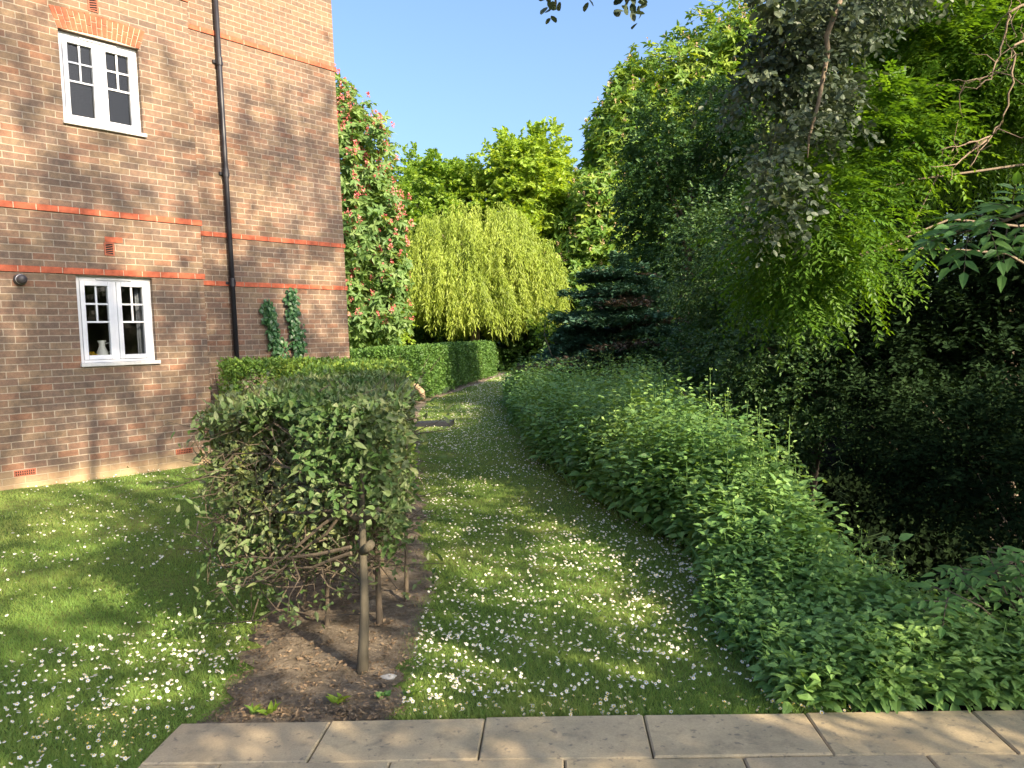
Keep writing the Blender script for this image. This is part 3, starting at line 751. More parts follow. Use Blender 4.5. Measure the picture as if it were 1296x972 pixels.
# the old hedge in front: clipped top, bare twiggy end towards the paving
def old_hedge():
    rg = np.random.default_rng(31)
    base = (-.73, 3.40, float(gz(-.73, 3.4)))
    t = thing('old_hedge', base, 'dusty green overgrown hedge with a bare twiggy end and grey trunk by the paving', 'hedge')
    xr = lambda y: -.60 - (y - 4.2) * .125
    W = lambda y: .92 + .06 * sm((5 - y) / 1.4)
    L = Leaves(); ph = rg.random(6) * 6.3
    def batch(Q, On, leafL, kind, up=.5, sc_=None):
        n = len(Q)
        D = On * .5 + rg.normal(size=(n, 3)) * .65 + (0, 0, .1); N = On * .7 + (0, 0, up) + rg.normal(size=(n, 3)) * .5
        cl = .5 + .25 * (np.sin(Q[:, 0] * 7 + ph[0] + Q[:, 2] * 5) + np.sin(Q[:, 1] * 5 + ph[1] - Q[:, 2] * 6))
        r = np.clip(cl * .5 + rg.random(n) * .55, 0, 1)
        L.add(Q, D, N, leafL * rg.uniform(.4, 1.25, n) ** 1.2, leafL * .5 * rg.uniform(.7, 1.2, n), kind, r)
    # top
    Qe = np.stack((rg.uniform(-.98, -.50, 1500), rg.uniform(3.30, 3.66, 1500), .66 + .57 * rg.random(1500) ** .6), -1); batch(Qe, np.tile((0, -1, .2), (1500, 1)), .05, 'b', .4)
    n = 11000; y = 3.55 + 2.6 * rg.random(n); a = rg.random(n)
    x = xr(y) - a * W(y)
    zt = 1.245 + .06 * ((y - 4) / 6).clip(0, 1) + .014 * np.sin(x * 9 + y * 3) + .012 * np.sin(y * 7 + ph[2]) - .05 * (2 * a - 1) ** 6 - .02 * sm((3.95 - y) / .4)
    Q = np.stack((x, y, zt - .10 * rg.random(n) ** 1.5), -1); batch(Q, np.tile((0, 0, 1.0), (n, 1)), .045, 'b' , .9)
    # sides
    for sgn, n in ((1, 9500), (-1, 6000)):
        y = 3.75 + 2.4 * rg.random(n); b = rg.random(n) ** .75
        lo = .44 - .25 * sm((y - 4.4) / 1.3); z = lo + (1.24 + .06 * ((y - 4) / 6).clip(0, 1) - lo) * b
        d = .03 * np.sin(y * 8 + z * 7 + ph[3]) + .03 * np.sin(y * 3.3 - z * 9 + ph[4]) - .24 * rg.random(n) ** 1.5 - .06 * (1 - b)
        x = xr(y) + d if sgn > 0 else xr(y) - W(y) - d
        k = rg.random(n) < .55 + .45 * b
        Q = np.stack((x, y, z), -1)[k]; batch(Q, np.tile((sgn, 0, .1), (len(Q), 1)), .050, 'b')
    # the near end: thick above, thinning to twigs low down, reaching out to one side
    n = 10500; b = rg.random(n) ** .80; z = .36 + .88 * b
    y = 3.62 + .13 * np.sin(z * 7 + ph[5]) + .42 * rg.random(n) ** 1.4 + .12 * (1 - b)
    a = rg.random(n); x = -.56 - a * (.92 + .05 * np.sin(z * 8) + .10 * np.sin(z * 3 + 1)) + .03 * np.sin(z * 11)
    k = rg.random(n) < np.clip(.20 + 1.0 * b - .1 * a * (1 - b), 0, 1)
    k &= ~((a < .30) & (a > .10) & (z < .62) & (rg.random(n) < .75))
    Q = np.stack((x, y, z), -1)[k]; batch(Q, np.tile((0, -1, .2), (len(Q), 1)), .052, 'b', .4)
    # twigs
    m = MB(); ends = []
    stems = [((-.73, 3.40), .025, .95), ((-.755, 4.02), .017, 1.05), ((-.66, 4.35), .013, 1.0), ((-1.02, 3.95), .011, 1.0), ((-1.25, 4.3), .012, 1.0), ((-.9, 4.9), .024, 1.0), ((-1.3, 5.4), .024, 1.05), ((-1.0, 6.2), .026, 1.05)]
    main = None
    for i, ((x, y), r, h) in enumerate(stems):
        g = float(gz(x, y)) - .03
        tp = wander(rg, (x, y, g), (x + (.015 if i == 0 else rg.normal() * .08), y + .12 + rg.normal() * .06, h), 8, .006 if i == 0 else .012)
        mm = m
        if i == 0: main = MB(); mm = main
        mm.tube(tp, [r * (1.2 if j == 0 else 1.04 if j == 1 else 1) * (1 - .55 * j / 7) for j in range(8)], 10)
        if i == 0:   # sawn stubs
            mm.tube([tp[4], tp[4] + (.05, -.05, .05)], [.022, .019], 8); mm.tube([tp[5], tp[5] + (-.06, -.03, .05)], [.018, .015], 8); mm.tube([tp[5], tp[5] + (.09, -.04, .06)], [.016, .014], 8)
        nb = (9 if i == 0 else 12) if y < 4.6 else 6
        for j in range(nb):
            q = int(rg.uniform(2.2, 7.99)) if i else int(rg.uniform(1.8, 7.9)); s = tp[q]
            e = np.array((rg.uniform(-1.5, -.66) if y < 4.6 else min(x + rg.normal() * .3, xr(y) - .1), (rg.uniform(3.55, 4.3) if y < 4.6 else y + rg.normal() * .35), np.clip(s[2] + rg.uniform(-.15, .45), .38, 1.2)))
            pth = wander(rg, s, e, 6, .07, rg.uniform(-.06, .1)); rb = r * rg.uniform(.10, .22)
            m.tube(pth, [rb * (1 - .8 * k / 5) + .0012 for k in range(6)], 5)
            for k in range(5 if y < 4.6 else 2):
                c = pth[int(rg.uniform(2, 6))]; e2 = c + rg.normal(size=3) * (.16, .10, .12); p2 = wander(rg, c, e2, 4, .1)
                m.tube(p2, [.0042, .0032, .0022, .0012], 4); ends.append(e2)
    # long bare twigs that reach over the lawn
    for e in ((-1.45, 3.72, .43), (-1.50, 3.80, .62), (-1.38, 3.66, .33), (-1.52, 3.9, .85), (-1.35, 3.6, .36), (-1.5, 3.75, .52), (-1.15, 3.55, .40)):
        s = np.array((-.76, 3.45, .45 + rg.random() * .4)); pth = wander(rg, s, e, 7, .05, -.05)
        m.tube(pth, [.009, .008, .007, .0055, .004, .003, .002], 6)
        for k in range(9):
            c = pth[int(rg.uniform(2, 7))]; e2 = c + rg.normal(size=3) * (.14, .1, .09); m.tube(wander(rg, c, e2, 4, .1), [.0045, .0035, .0022, .0012], 4); ends.append(e2)
    for k in range(1500):   # fine dead twigs through the thin end
        c = np.array((rg.uniform(-1.5, -.6), rg.uniform(3.62, 4.35), rg.uniform(.42, 1.2))); e2 = c + rg.normal(size=3) * (.12, .08, .10)
        m.tube(wander(rg, c, e2, 4, .12), [.0028, .0023, .0016, .0009], 3, caps=False)
    main.build('trunk', bark_mat('hedge_bark', (.028,.024,.017), (.08,.068,.046)), t, smooth=True, org=base); m.build('twigs', M_TWIG, t, org=base)
    E = np.array(ends); E = E[rg.random(len(E)) < .8]
    n = len(E) * 8; Q = np.repeat(E, 8, 0) + rg.normal(size=(n, 3)) * .05
    batch(Q, nrm(rg.normal(size=(n, 3)) + (0, -.4, .2)), .044, 'b', .6)
    L.build('foliage', L_HEDGE_FRONT, t, org=base)
old_hedge()

# ------------------------------------------------------------------ trees
def tree(name, loc, label, cat='tree', group=None):
    z = float(gz(loc[0], loc[1])); return thing(name, (loc[0], loc[1], z), label, cat, group), np.array((loc[0], loc[1], z))
def lobes_at(Y, spec):
    """spec rows: px, py, rx px, ry px, depth radius m, dy -> lobes at real distance Y."""
    r = []
    for px, py, rx, ry, rd, dy in spec:
        p = at(px, py, Y + dy); k = (Y + dy) / FPX; r.append((p[0], p[1], p[2], rx * k, rd, ry * k))
    return r
def finish(t, b, L, leaf_m, mb, bark, leaf_name='crown'):
    o = L.build(leaf_name, leaf_m, t, org=b)
    mb.build('trunk', bark, t, smooth=True, org=b); return o

def broadleaf(name, label, loc, lobes, nclump, per, nleaf, slen, lL, lW, leaf_m, bark, seed, r0=.18, trunk_to=None, group=None, nl=14, **kw):
    rg = np.random.default_rng(seed); t, b = tree(name, loc, label, 'tree', group)
    L = Leaves(); cn = crown(rg, lobes, nclump, per, nleaf, slen, lL, lW, L, **kw)
    mb = MB(); top = np.array(trunk_to if trunk_to is not None else (np.array(lobes)[:, 0].mean(), np.array(lobes)[:, 1].mean(), np.array(lobes)[:, 2].max()))
    limbs(rg, mb, b - (0, 0, .1), top, r0, cn[rg.choice(len(cn), min(nl, len(cn)), replace=False)], r1=.02)
    finish(t, b, L, leaf_m, mb, bark); return t, b, cn

# red horse chestnut behind the corner of the building
def palmate(rg, B, up, L, size, out):
    """Whorls of five drooping leaflets at B."""
    m = len(B); k = 5; th = rg.random(m)[:, None] * 6.28 + np.arange(k) * 6.28 / k
    ax = nrm(up * .7 + (0, 0, .55) + rg.normal(size=(m, 3)) * .45); e1 = nrm(np.cross(ax, rg.normal(size=(m, 3)))); e2 = np.cross(ax, e1)
    D = e1[:, None] * np.cos(th)[..., None] + e2[:, None] * np.sin(th)[..., None] + ax[:, None] * .15 + rg.normal(size=(m, k, 3)) * .2; D[..., 2] -= .3
    N = ax[:, None] + rg.normal(size=(m, k, 3)) * .3
    r = np.clip(np.repeat(rg.random(m), k) * .8 + rg.random(m * k) * .2, 0, 1)
    out.add(np.repeat(B, k, 0), D.reshape(-1, 3), N.reshape(-1, 3), size * rg.uniform(.75, 1.2, m * k), size * .42, 'q', r)
def chestnut(name, label, loc, lobes, n, size, leaf_m, cand_m, seed, r0, candle, cn_n=10, up_frac=.5):
    rg = np.random.default_rng(seed); t, b = tree(name, loc, label); lo = np.array(lobes, float)
    wgt = (lo[:, 3] * lo[:, 4] * lo[:, 5]) ** (2 / 3); li = rg.choice(len(lo), n, p=wgt / wgt.sum())
    U = unit(rg, n); fns = [lobe_noise(rg) for _ in lo]
    q = np.zeros(n)
    for i in range(len(lo)): q[li == i] = fns[i](U[li == i])
    # gather the whorls into boughs so that gaps show between them
    nb = 70 * len(lo); UB = unit(rg, nb); near = np.argmax(U @ UB.T, 1)
    U = nrm(U * .55 + UB[near] * .45)
    rr = q * (1.06 - .5 * rg.random(n) ** 1.5) * (.9 + .2 * rg.random(nb)[near])
    P = lo[li, :3] + U * lo[li, 3:] * rr[:, None]
    L = Leaves(); palmate(rg, P, U, L, size, L)
    k = rg.random(n) < candle; k &= (U[:, 2] > -.5) & (rr > .72)
    cB = P[k] + U[k] * .1; Lc = Leaves(); m = len(cB); per = 16
    hgt = rg.random((m, per)); off = rg.normal(size=(m, per, 3)) * (.065 * (1.15 - hgt))[..., None]; off[..., 2] = hgt * .28
    Lc.add((cB[:, None] + off).reshape(-1, 3), rg.normal(size=(m * per, 3)) + (0, 0, .5), rg.normal(size=(m * per, 3)), .08, .07, 'q', rg.random(m * per))
    mb = MB(); top = np.array((lo[:, 0].mean(), lo[:, 1].mean(), lo[:, 2].max()))
    limbs(rg, mb, b - (0, 0, .1), top, r0, P[rg.choice(n, cn_n)] * .8 + top * .2)
    finish(t, b, L, leaf_m, mb, M_BARK); Lc.build('blossom', cand_m, t, org=b)
chestnut('red_chestnut_tree', 'red flowering horse chestnut tree with pink blossoms beside the corner of the brick building', (-5.6, 28.6),
    lobes_at(28.5, [(438,215,52,80,2.0,0),(462,280,50,70,1.9,0),(440,330,64,80,2.1,.4),(462,385,48,55,1.7,0),(425,150,30,40,1.3,0),(484,345,30,50,1.4,.2)]), 6400, .30, L_RED, L_PINK, 41, .22, .20)
chestnut('chestnut_tree', 'sunlit horse chestnut tree with pale flower candles between the willow and the dark trees', (3.5, 43.6),
    lobes_at(43, [(752,262,42,38,2.0,0),(748,320,58,52,2.4,0),(735,362,52,40,2.2,-.4),(780,300,40,60,2.2,.5),(705,345,28,34,1.6,0)]), 5600, .42, L_CHEST, L_CANDLE, 42, .22, .10)
chestnut('chestnut_tree', 'tallest horse chestnut tree, its sunny yellow green top against the sky above the dark trees', (9.4, 48.5),
    lobes_at(48, [(850,150,70,70,3.4,0),(800,205,58,75,3.2,0),(775,175,34,48,2.6,0),(770,265,40,60,3,0),(920,105,70,75,3.4,0),(945,60,42,38,2.6,-.5),(870,250,110,110,4,.5),(985,110,60,90,3.2,0),(800,120,32,34,2.2,0),(762,215,22,44,2,0)]), 12500, .46, L_CHEST, L_CANDLE, 43, .35, .10, 16)

# weeping willow
def willow():
    rg = np.random.default_rng(51); Yw = 37.0; c = at(598, 345, Yw); t, b = tree('weeping_willow', (c[0], c[1] + .5), 'weeping willow with hanging yellow green curtains at the end of the grass path')
    k = Yw / FPX; L = Leaves(); mb = MB()
    ctr = np.array((c[0], c[1], at(598, 345, Yw)[2])); Ss = []; Us = []
    for px, py, rx, ry, rd, dy, m_ in ((592,328,62,62,2.8,.6,760),(540,350,46,50,2.4,-.2,600),(648,338,44,58,2.4,-.1,520),(585,365,58,52,2.2,-1.5,600),(505,372,34,50,1.8,.2,420),(672,380,28,40,1.8,.3,260),(556,306,34,36,2,.3,240),(630,296,46,40,2,.8,380),(688,350,24,46,1.6,.6,220),(618,392,40,30,1.6,-1.2,260)):
        U = unit(rg, m_ * 2); U = U[U[:, 2] > -.2][:m_]; fn = lobe_noise(rg); cc = at(px, py, Yw + dy)
        Ss.append(cc + U * (rx * k, rd, ry * k) * (fn(U) * (1.04 - .45 * rg.random(len(U)) ** 1.4))[:, None]); Us.append(U)
    S = np.concatenate(Ss); U = np.concatenate(Us)
    hole = np.sin(S[:, 0] * 2.3 + 1) * np.sin(S[:, 2] * 1.9 + S[:, 0] * .8) + .5 * np.sin(S[:, 0] * 5 + S[:, 1] * 3); kk = hole > -.62; S, U = S[kk], U[kk]; n = len(S)
    ln = rg.uniform(.8, 2.6, n); gnd = 1.9 + 1.3 * rg.random(n) + .7 * np.sin(S[:, 0] * 2.1) * np.sin(S[:, 0] * .9 + 1)
    ln = np.minimum(ln, S[:, 2] - gnd).clip(.3)
    m = 26; tt = (np.arange(m) + rg.random((n, m))) / m
    P = np.repeat(S[:, None], m, 1); out = U.copy(); out[:, 2] = 0
    P = P + out[:, None] * (.55 * (1 - (1 - tt) ** 2))[..., None]; P[..., 2] += .35 * np.sin(np.minimum(tt * 4, 1) * math.pi) * .4 - tt * ln[:, None]
    P += rg.normal(size=P.shape) * .035
    D = np.array((0, 0, -1.0)) + rg.normal(size=(n, m, 3)) * .42 + out[:, None] * .2; N = out[:, None] + rg.normal(size=(n, m, 3)) * .6
    r = np.clip(np.repeat(rg.random(n) * .5 + .25 * (1 + np.sin(S[:, 0] * 1.7 + S[:, 2] * 1.3)), m) * .8 + rg.random(n * m) * .25, 0, 1)
    L.add(P.reshape(-1, 3), D.reshape(-1, 3), N.reshape(-1, 3), rg.uniform(.16, .30, n * m), .055, 'q', r)
    limbs(rg, mb, b - (0, 0, .1), (c[0], c[1], ctr[2] + 2), .3, S[rg.choice(n, 22)] * .75 + ctr * .25, sag=.12)
    finish(t, b, L, L_WILLOW, mb, M_BARK)
willow()

# background trees
BG = 'trees beyond the willow'
def bgtree(label, Y, px, spec, leaf_m, seed, n=170, size=.30, **kw):
    p = at(px, 440, Y); kw.setdefault('clump_r', .95); kw.setdefault('shell', .45)
    broadleaf('background_tree', label, (p[0], p[1]), lobes_at(Y, spec), n, 10, 20, .8, size, size * .6, leaf_m, M_BARK, seed, .25, nl=16, **kw)
bgtree('bushy bright green tree behind the willow, next to the red chestnut', 46, 560, [(560,240,42,36,2.5,0),(545,290,55,60,3,0),(585,260,35,40,2.4,0),(520,330,40,70,3,0)], L_BACK1, 61, 190, droop=.05)
bgtree('tall yellow green feathery tree rising above the willow', 45, 660, [(660,225,40,44,2.5,0),(655,270,52,50,3,0),(680,215,26,32,2,0),(690,300,40,60,2.6,.5),(640,215,20,30,2,0)], L_BACK2, 62, 200, droop=.05)
bgtree('pale small tree behind the yellow green tree, next to the chestnut', 60, 716, [(716,238,22,34,2.2,0),(712,290,30,50,2.5,0)], L_BACK2, 63, 90)
bgtree('slim grey green tree showing between the red chestnut and the bright green tree', 62, 522, [(522,225,18,26,2,0),(518,275,26,50,2.5,0)], L_BACK1, 64, 80)
bgtree('low dark evergreen tree under the willow curtains', 41, 600, [(540,405,70,45,2.5,0),(640,400,70,50,2.5,0),(590,425,90,40,2.5,0),(700,420,50,50,2.5,0)], L_DARK, 65, 240)
bgtree('light green bush at the foot of the red chestnut', 31, 448, [(446,410,34,30,1.3,0),(470,420,30,26,1.2,0)], L_BACK2, 66, 70, .2, clump_r=.5)
bgtree('wide mid green tree behind the tall horse chestnut', 66, 820, [(800,330,110,110,4,0),(720,350,60,70,3,0),(930,330,120,130,4,0)], L_BACK1, 67, 260)

def woodland():
    rg = np.random.default_rng(68); L = Leaves(); n = 1500; az = rg.uniform(-1.25, 1.45, n); d = rg.uniform(72, 95, n); h = 7.5 + 2.5 * np.sin(az * 9) + 1.5 * np.sin(az * 23)
    cn = np.stack((np.sin(az) * d, np.cos(az) * d, rg.random(n) * h), -1); m = 8
    B = np.repeat(cn, m, 0) + rg.normal(size=(n * m, 3)) * (1.1, 1.1, .8); sprays(rg, B, unit(rg, n * m), 9, 1.3, .8, .55, L, 'q')
    tag(L.build('woodland', L_DARK), 'far belt of dark trees closing the view beyond the garden', 'woodland', None, 'stuff')
woodland()

# dark trees on the stream bank
broadleaf('holly_tree', 'dark rounded holly tree in shade in front of the tallest chestnut', (4.2, 19.6),
    lobes_at(19.3, [(850,190,62,62,1.4,-.3),(840,270,60,80,1.5,-.3),(905,180,60,70,1.5,-.2),(900,280,90,100,1.6,-.2),(875,360,95,70,1.5,-.3),(950,230,70,110,1.6,-.3),(822,225,36,58,1.2,-.4)]), 620, 9, 13, .33, .09, .054, L_DARK, M_BARK, 71, .2, clump_r=.36, shell=.4)
def dark_bank(label, loc, spec, Y, seed, n, size=.08, m=L_SHRUB, name='bank_shrub', r0=.07, cl=.32, per=9, nl=10, sl=.25, kind='q', cat='shrub', **kw):
    rg = np.random.default_rng(seed); t, b = tree(name, loc, label, cat); L = Leaves(); lo = lobes_at(Y, spec)
    cn = crown(rg, lo, n, per, 9, sl, size, size * .58, L, clump_r=cl, shell=.5, kind=kind, **kw); mb = MB()
    limbs(rg, mb, b - (0, 0, .15), np.array(lo)[:, :3].mean(0), r0, cn[rg.choice(len(cn), nl)], r1=.012)
    o = L.build('foliage', m, t, org=b); mb.build('stem', M_BARK, t, smooth=True, org=b); return t, b
dark_bank('large dark green shrub in shade hanging over the stream behind the nettles', (4.0, 10.5), [(960,330,70,90,1.3,0),(1010,400,80,90,1.3,-.5),(960,440,60,60,1.1,-1),(1060,340,80,90,1.3,.4),(1005,490,56,66,1,-1.2),(900,330,50,80,1.2,.6),(1045,440,50,80,1,-.9)], 11.0, 72, 640, .062)
dark_bank('bramble bush of mid green leaves at the end of the nettle bed', (2.7, 12.2), [(925,455,38,45,.8,0),(955,495,36,45,.7,-.8),(985,530,36,40,.6,-1.6)], 11.6, 73, 190, .075, L_SHRUB, 'bramble_bush', .03, .25)

# conifers
def conifer(name, label, loc, height, tiers, spread, seed, brown=0.0, r0=.12, nb=9, z0=.4, lean=0, leaf_m=L_CONIFER, az=None, pw=.75):
    rg = np.random.default_rng(seed); t, b = tree(name, loc, label); mb = MB(); L = Leaves(); Lb = Leaves()
    mb.tube(wander(rg, b - (0, 0, .1), b + (lean, 0, height * .96), 6, .03), [r0 * (1 - .85 * i / 5) for i in range(6)], 7)
    for i in range(tiers):
        f = i / max(tiers - 1, 1); z = z0 + (height - z0) * f; R = spread * (1 - f) ** pw + .12
        for j in range(nb):
            th = rg.random() * 6.28; l = R * rg.uniform(.65, 1.1); d = np.array((math.cos(th), math.sin(th), 0))
            s = b + (lean * z / height, 0, z + rg.normal() * .08); e = s + d * l + (0, 0, l * rg.uniform(-.10, .16))
            pth = wander(rg, s, e, 6, .03, .05); mb.tube(pth, [.022 * (1 - .8 * k / 5) + .003 for k in range(6)], 4)
            nn = int(60 + 210 * l); tt = rg.random(nn) ** .7; seg = (tt * 5).astype(int).clip(0, 4); fr = (tt * 5 - seg)[:, None]
            P = pth[seg] * (1 - fr) + pth[seg + 1] * fr; sd = np.cross(d, (0, 0, 1)); wv = .30 * l * np.sin(np.clip(tt * 1.15, .1, 1) * math.pi * .8) + .08
            o = rg.uniform(-1, 1, nn); P = P + sd * (o * wv)[:, None] + (0, 0, .02) + rg.normal(size=(nn, 3)) * (.02, .02, .035); P[:, 2] -= .12 * np.abs(o) * wv
            D = d + sd * o[:, None] * .9 + rg.normal(size=(nn, 3)) * .35 + (0, 0, .12); N = np.array((0, 0, 1.0)) + rg.normal(size=(nn, 3)) * .35
            tgt = Lb if rg.random() < brown * (1 - f) ** 2 * 2 else L
            # each spray: three narrow tufts
            for q in (-.5, 0, .5):
                Dq = D + np.cross(D, N) * q
                tgt.add(P, Dq, N, rg.uniform(.07, .13, nn), .035, 'q', np.clip(rg.random() * .5 + rg.random(nn) * .5, 0, 1))
    finish(t, b, L, leaf_m, mb, M_BARK)
    if Lb.n: Lb.build('dead_foliage', L_BROWN, t, org=b)
conifer('blue_conifer', 'broad dark blue green conifer with layered boughs behind the nettle bed', (2.45, 17.0), 3.1, 9, 2.35, 81, .2, nb=13, z0=.5, pw=.55)
conifer('juniper', 'low spreading juniper beside the path end, at the foot of the dark conifer', (1.55, 21.5), 1.6, 6, 1.35, 82, 0, .05, 9, .2)
# thin sapling leaning at the edge of the path
def sapling():
    rg = np.random.default_rng(83); a = at(703, 462, 17.3); c = at(689, 424, 17.3); t, b = tree('leaning_sapling', (a[0], a[1]), 'thin leaning sapling with pale leaves in front of the dark conifer')
    mb = MB(); mb.tube([b, a, c, at(690, 405, 17.3)], [.018, .016, .011, .005], 6); L = Leaves()
    cn = crown(rg, lobes_at(17.3, [(692, 412, 15, 17, .28, 0)]), 14, 5, 7, .15, .09, .055, L, clump_r=.1)
    finish(t, b, L, L_BACK2, mb, M_BARKP)
sapling()

# ------------------------------------------------------------------ near trees over the stream
def robinia():
    rg = np.random.default_rng(91); t, b = tree('robinia_tree', (6.4, 7.6), 'bright green tree of fine leaflets drooping over the dark stream, with bare dead branches')
    L = Leaves()
    lo = lobes_at(6.6, [(1185,60,110,85,.9,.3),(1090,190,85,75,.8,-.2),(1030,275,62,62,.7,-.3),(1262,40,90,90,.9,.1),(1110,95,80,70,.8,.6),(1000,345,46,44,.55,-.2),(1075,320,62,50,.6,.1),(1230,150,70,60,.8,.8),(1350,40,110,120,1.0,.4)])
    cn = crown(rg, lo, 640, 10, 15, .28, .066, .027, L, clump_r=.28, shell=.6, kind='q', droop=.42, flat=.45, pinnate=True, hemi=-1)
    mb = MB(); limbs(rg, mb, b - (0, 0, .2), (5.6, 7.2, 6.5), .17, cn[rg.choice(len(cn), 16)], r1=.006, rl=.02)
    finish(t, b, L, L_ROBIN, mb, M_BARK)
    d = MB()
    def dead(Y, pts, r0, r1):
        P = smooth(([(5.75, 7.25, 5.6)] if r0 > .012 else []) + [at(x, y, Y + dy) for x, y, dy in pts], 4); P[1:-1] += rg.normal(size=P[1:-1].shape) * .006; d.tube(P, np.linspace(r0, r1, len(P)) * .62, 6)
        for k in range(len(P) // 2):
            i = rg.integers(1, len(P)); e = P[i] + rg.normal(size=3) * .09; d.tube(wander(rg, P[i], e, 4, .12), [.004, .003, .002, .001], 4)
    dead(4.9, [(1400,-40,.8),(1292,8,0),(1278,22,0),(1267,62,0),(1255,96,-.05),(1240,106,-.1)], .018, .004)
    dead(4.9, [(1255,96,-.05),(1235,100,-.1),(1205,102,-.2)], .008, .002)
    dead(4.9, [(1400,20,.9),(1296,50,.1),(1283,77,0),(1277,133,0),(1255,173,0),(1227,212,-.1)], .017, .004)
    dead(4.9, [(1255,172,0),(1221,182,-.1),(1190,190,-.15)], .010, .003)
    dead(4.9, [(1250,176,0),(1209,207,-.1),(1178,211,-.2)], .010, .003)
    d.build('dead_branch', M_DEAD, t, smooth=True, org=b)
robinia()
def whitebeam():
    rg = np.random.default_rng(92); t, b = tree('whitebeam_tree', (5.4, 5.2), 'grey leaved tree whose drooping boughs hang across the bright green tree and overhead')
    L = Leaves()
    lo = lobes_at(5.6, [(1000,60,50,62,.42,0),(1020,150,40,66,.38,0),(995,205,32,46,.32,-.1),(1035,25,60,40,.5,.1),(985,262,26,34,.26,-.1),(960,95,26,48,.3,.1),(1040,110,30,60,.32,.2),(1090,-30,110,40,.6,.2)])
    cn = crown(rg, lo, 170, 8, 8, .20, .050, .036, L, clump_r=.20, shell=.8, kind='o', droop=.4, flat=.3)
    # leaves at the ends of a bough overhead
    lo2 = lobes_at(4.2, [(730,-42,52,16,.2,0),(795,-36,22,16,.15,.1),(965,-12,34,22,.22,.2),(695,-34,14,16,.12,0)])
    cn2 = crown(rg, lo2, 30, 4, 6, .11, .06, .045, L, clump_r=.08, shell=.8, kind='o', droop=.4, flat=.4)
    mb = MB(); limbs(rg, mb, b - (0, 0, .2), (4.4, 5.5, 7.4), .15, cn[rg.choice(len(cn), 6)], r1=.003, rl=.012, fork=(.84, .98), sag=.12)
    mb.tube(smooth([(4.4, 5.5, 7.2), (3.2, 5.0, 5.9), at(990, -75, 4.5), at(850, -80, 4.35), at(735, -62, 4.2), at(690, -50, 4.2)]), np.linspace(.03, .004, 31), 6)
    P = [at(x, y, 5.25) for x, y in ((1075, -30), (1046, 46), (1048, 65), (1036, 130), (1024, 174), (1022, 200))]
    mb.tube(P, [.02, .017, .016, .013, .009, .004], 7)
    finish(t, b, L, L_GREY, mb, M_BARK)
whitebeam()

# shaded trees and shrubs on the far side of the stream
dark_bank('dense dark shrub deep in shade across the stream under the dead branches', (6.2, 8.6), [(1230,330,120,120,1.2,.6),(1180,460,90,90,1,.2),(1270,480,110,110,1.1,.0),(1330,300,110,140,1.2,0),(1130,420,70,90,.9,.9)], 8.6, 93, 620, .075, L_SHADE, 'bank_shrub', .06, .32)
dark_bank('low dark shrub leaning over the water below the shaded shrub', (5.2, 6.4), [(1270,600,80,70,.7,0),(1200,560,70,60,.7,.6),(1340,560,100,110,.9,0),(1130,540,60,60,.7,1.6),(1180,620,60,40,.6,.9)], 6.4, 94, 260, .06, L_SHADE, 'bank_shrub', .03, .25)
broadleaf('bank_tree', 'tall dark tree at the back of the stream bank behind the bright green tree', (9.0, 14.2),
    [(9.0,14.2,7.6,2.2,2.2,2.8),(8.0,13.4,5.6,2.0,2.0,2.4),(10.4,13.0,6.5,2.4,2.4,2.8),(7.6,15.4,6.0,1.6,1.6,2.2),(9.0,14.6,9.8,1.7,1.7,1.8),(8.4,12.8,3.4,2,1.8,1.8)], 460, 9, 12, .4, .12, .07, L_DARK, M_BARK, 95, .25, clump_r=.5, shell=.5)
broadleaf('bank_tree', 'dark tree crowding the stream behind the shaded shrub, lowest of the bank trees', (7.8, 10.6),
    [(7.8,10.6,4.2,1.9,1.7,2.4),(6.6,11.4,2.6,1.5,1.4,1.9),(8.6,9.4,3.0,1.8,1.6,2.4),(7.2,10.2,6.0,1.6,1.6,1.6)], 330, 9, 12, .35, .10, .06, L_SHADE, M_BARK, 96, .2, clump_r=.45, shell=.5)

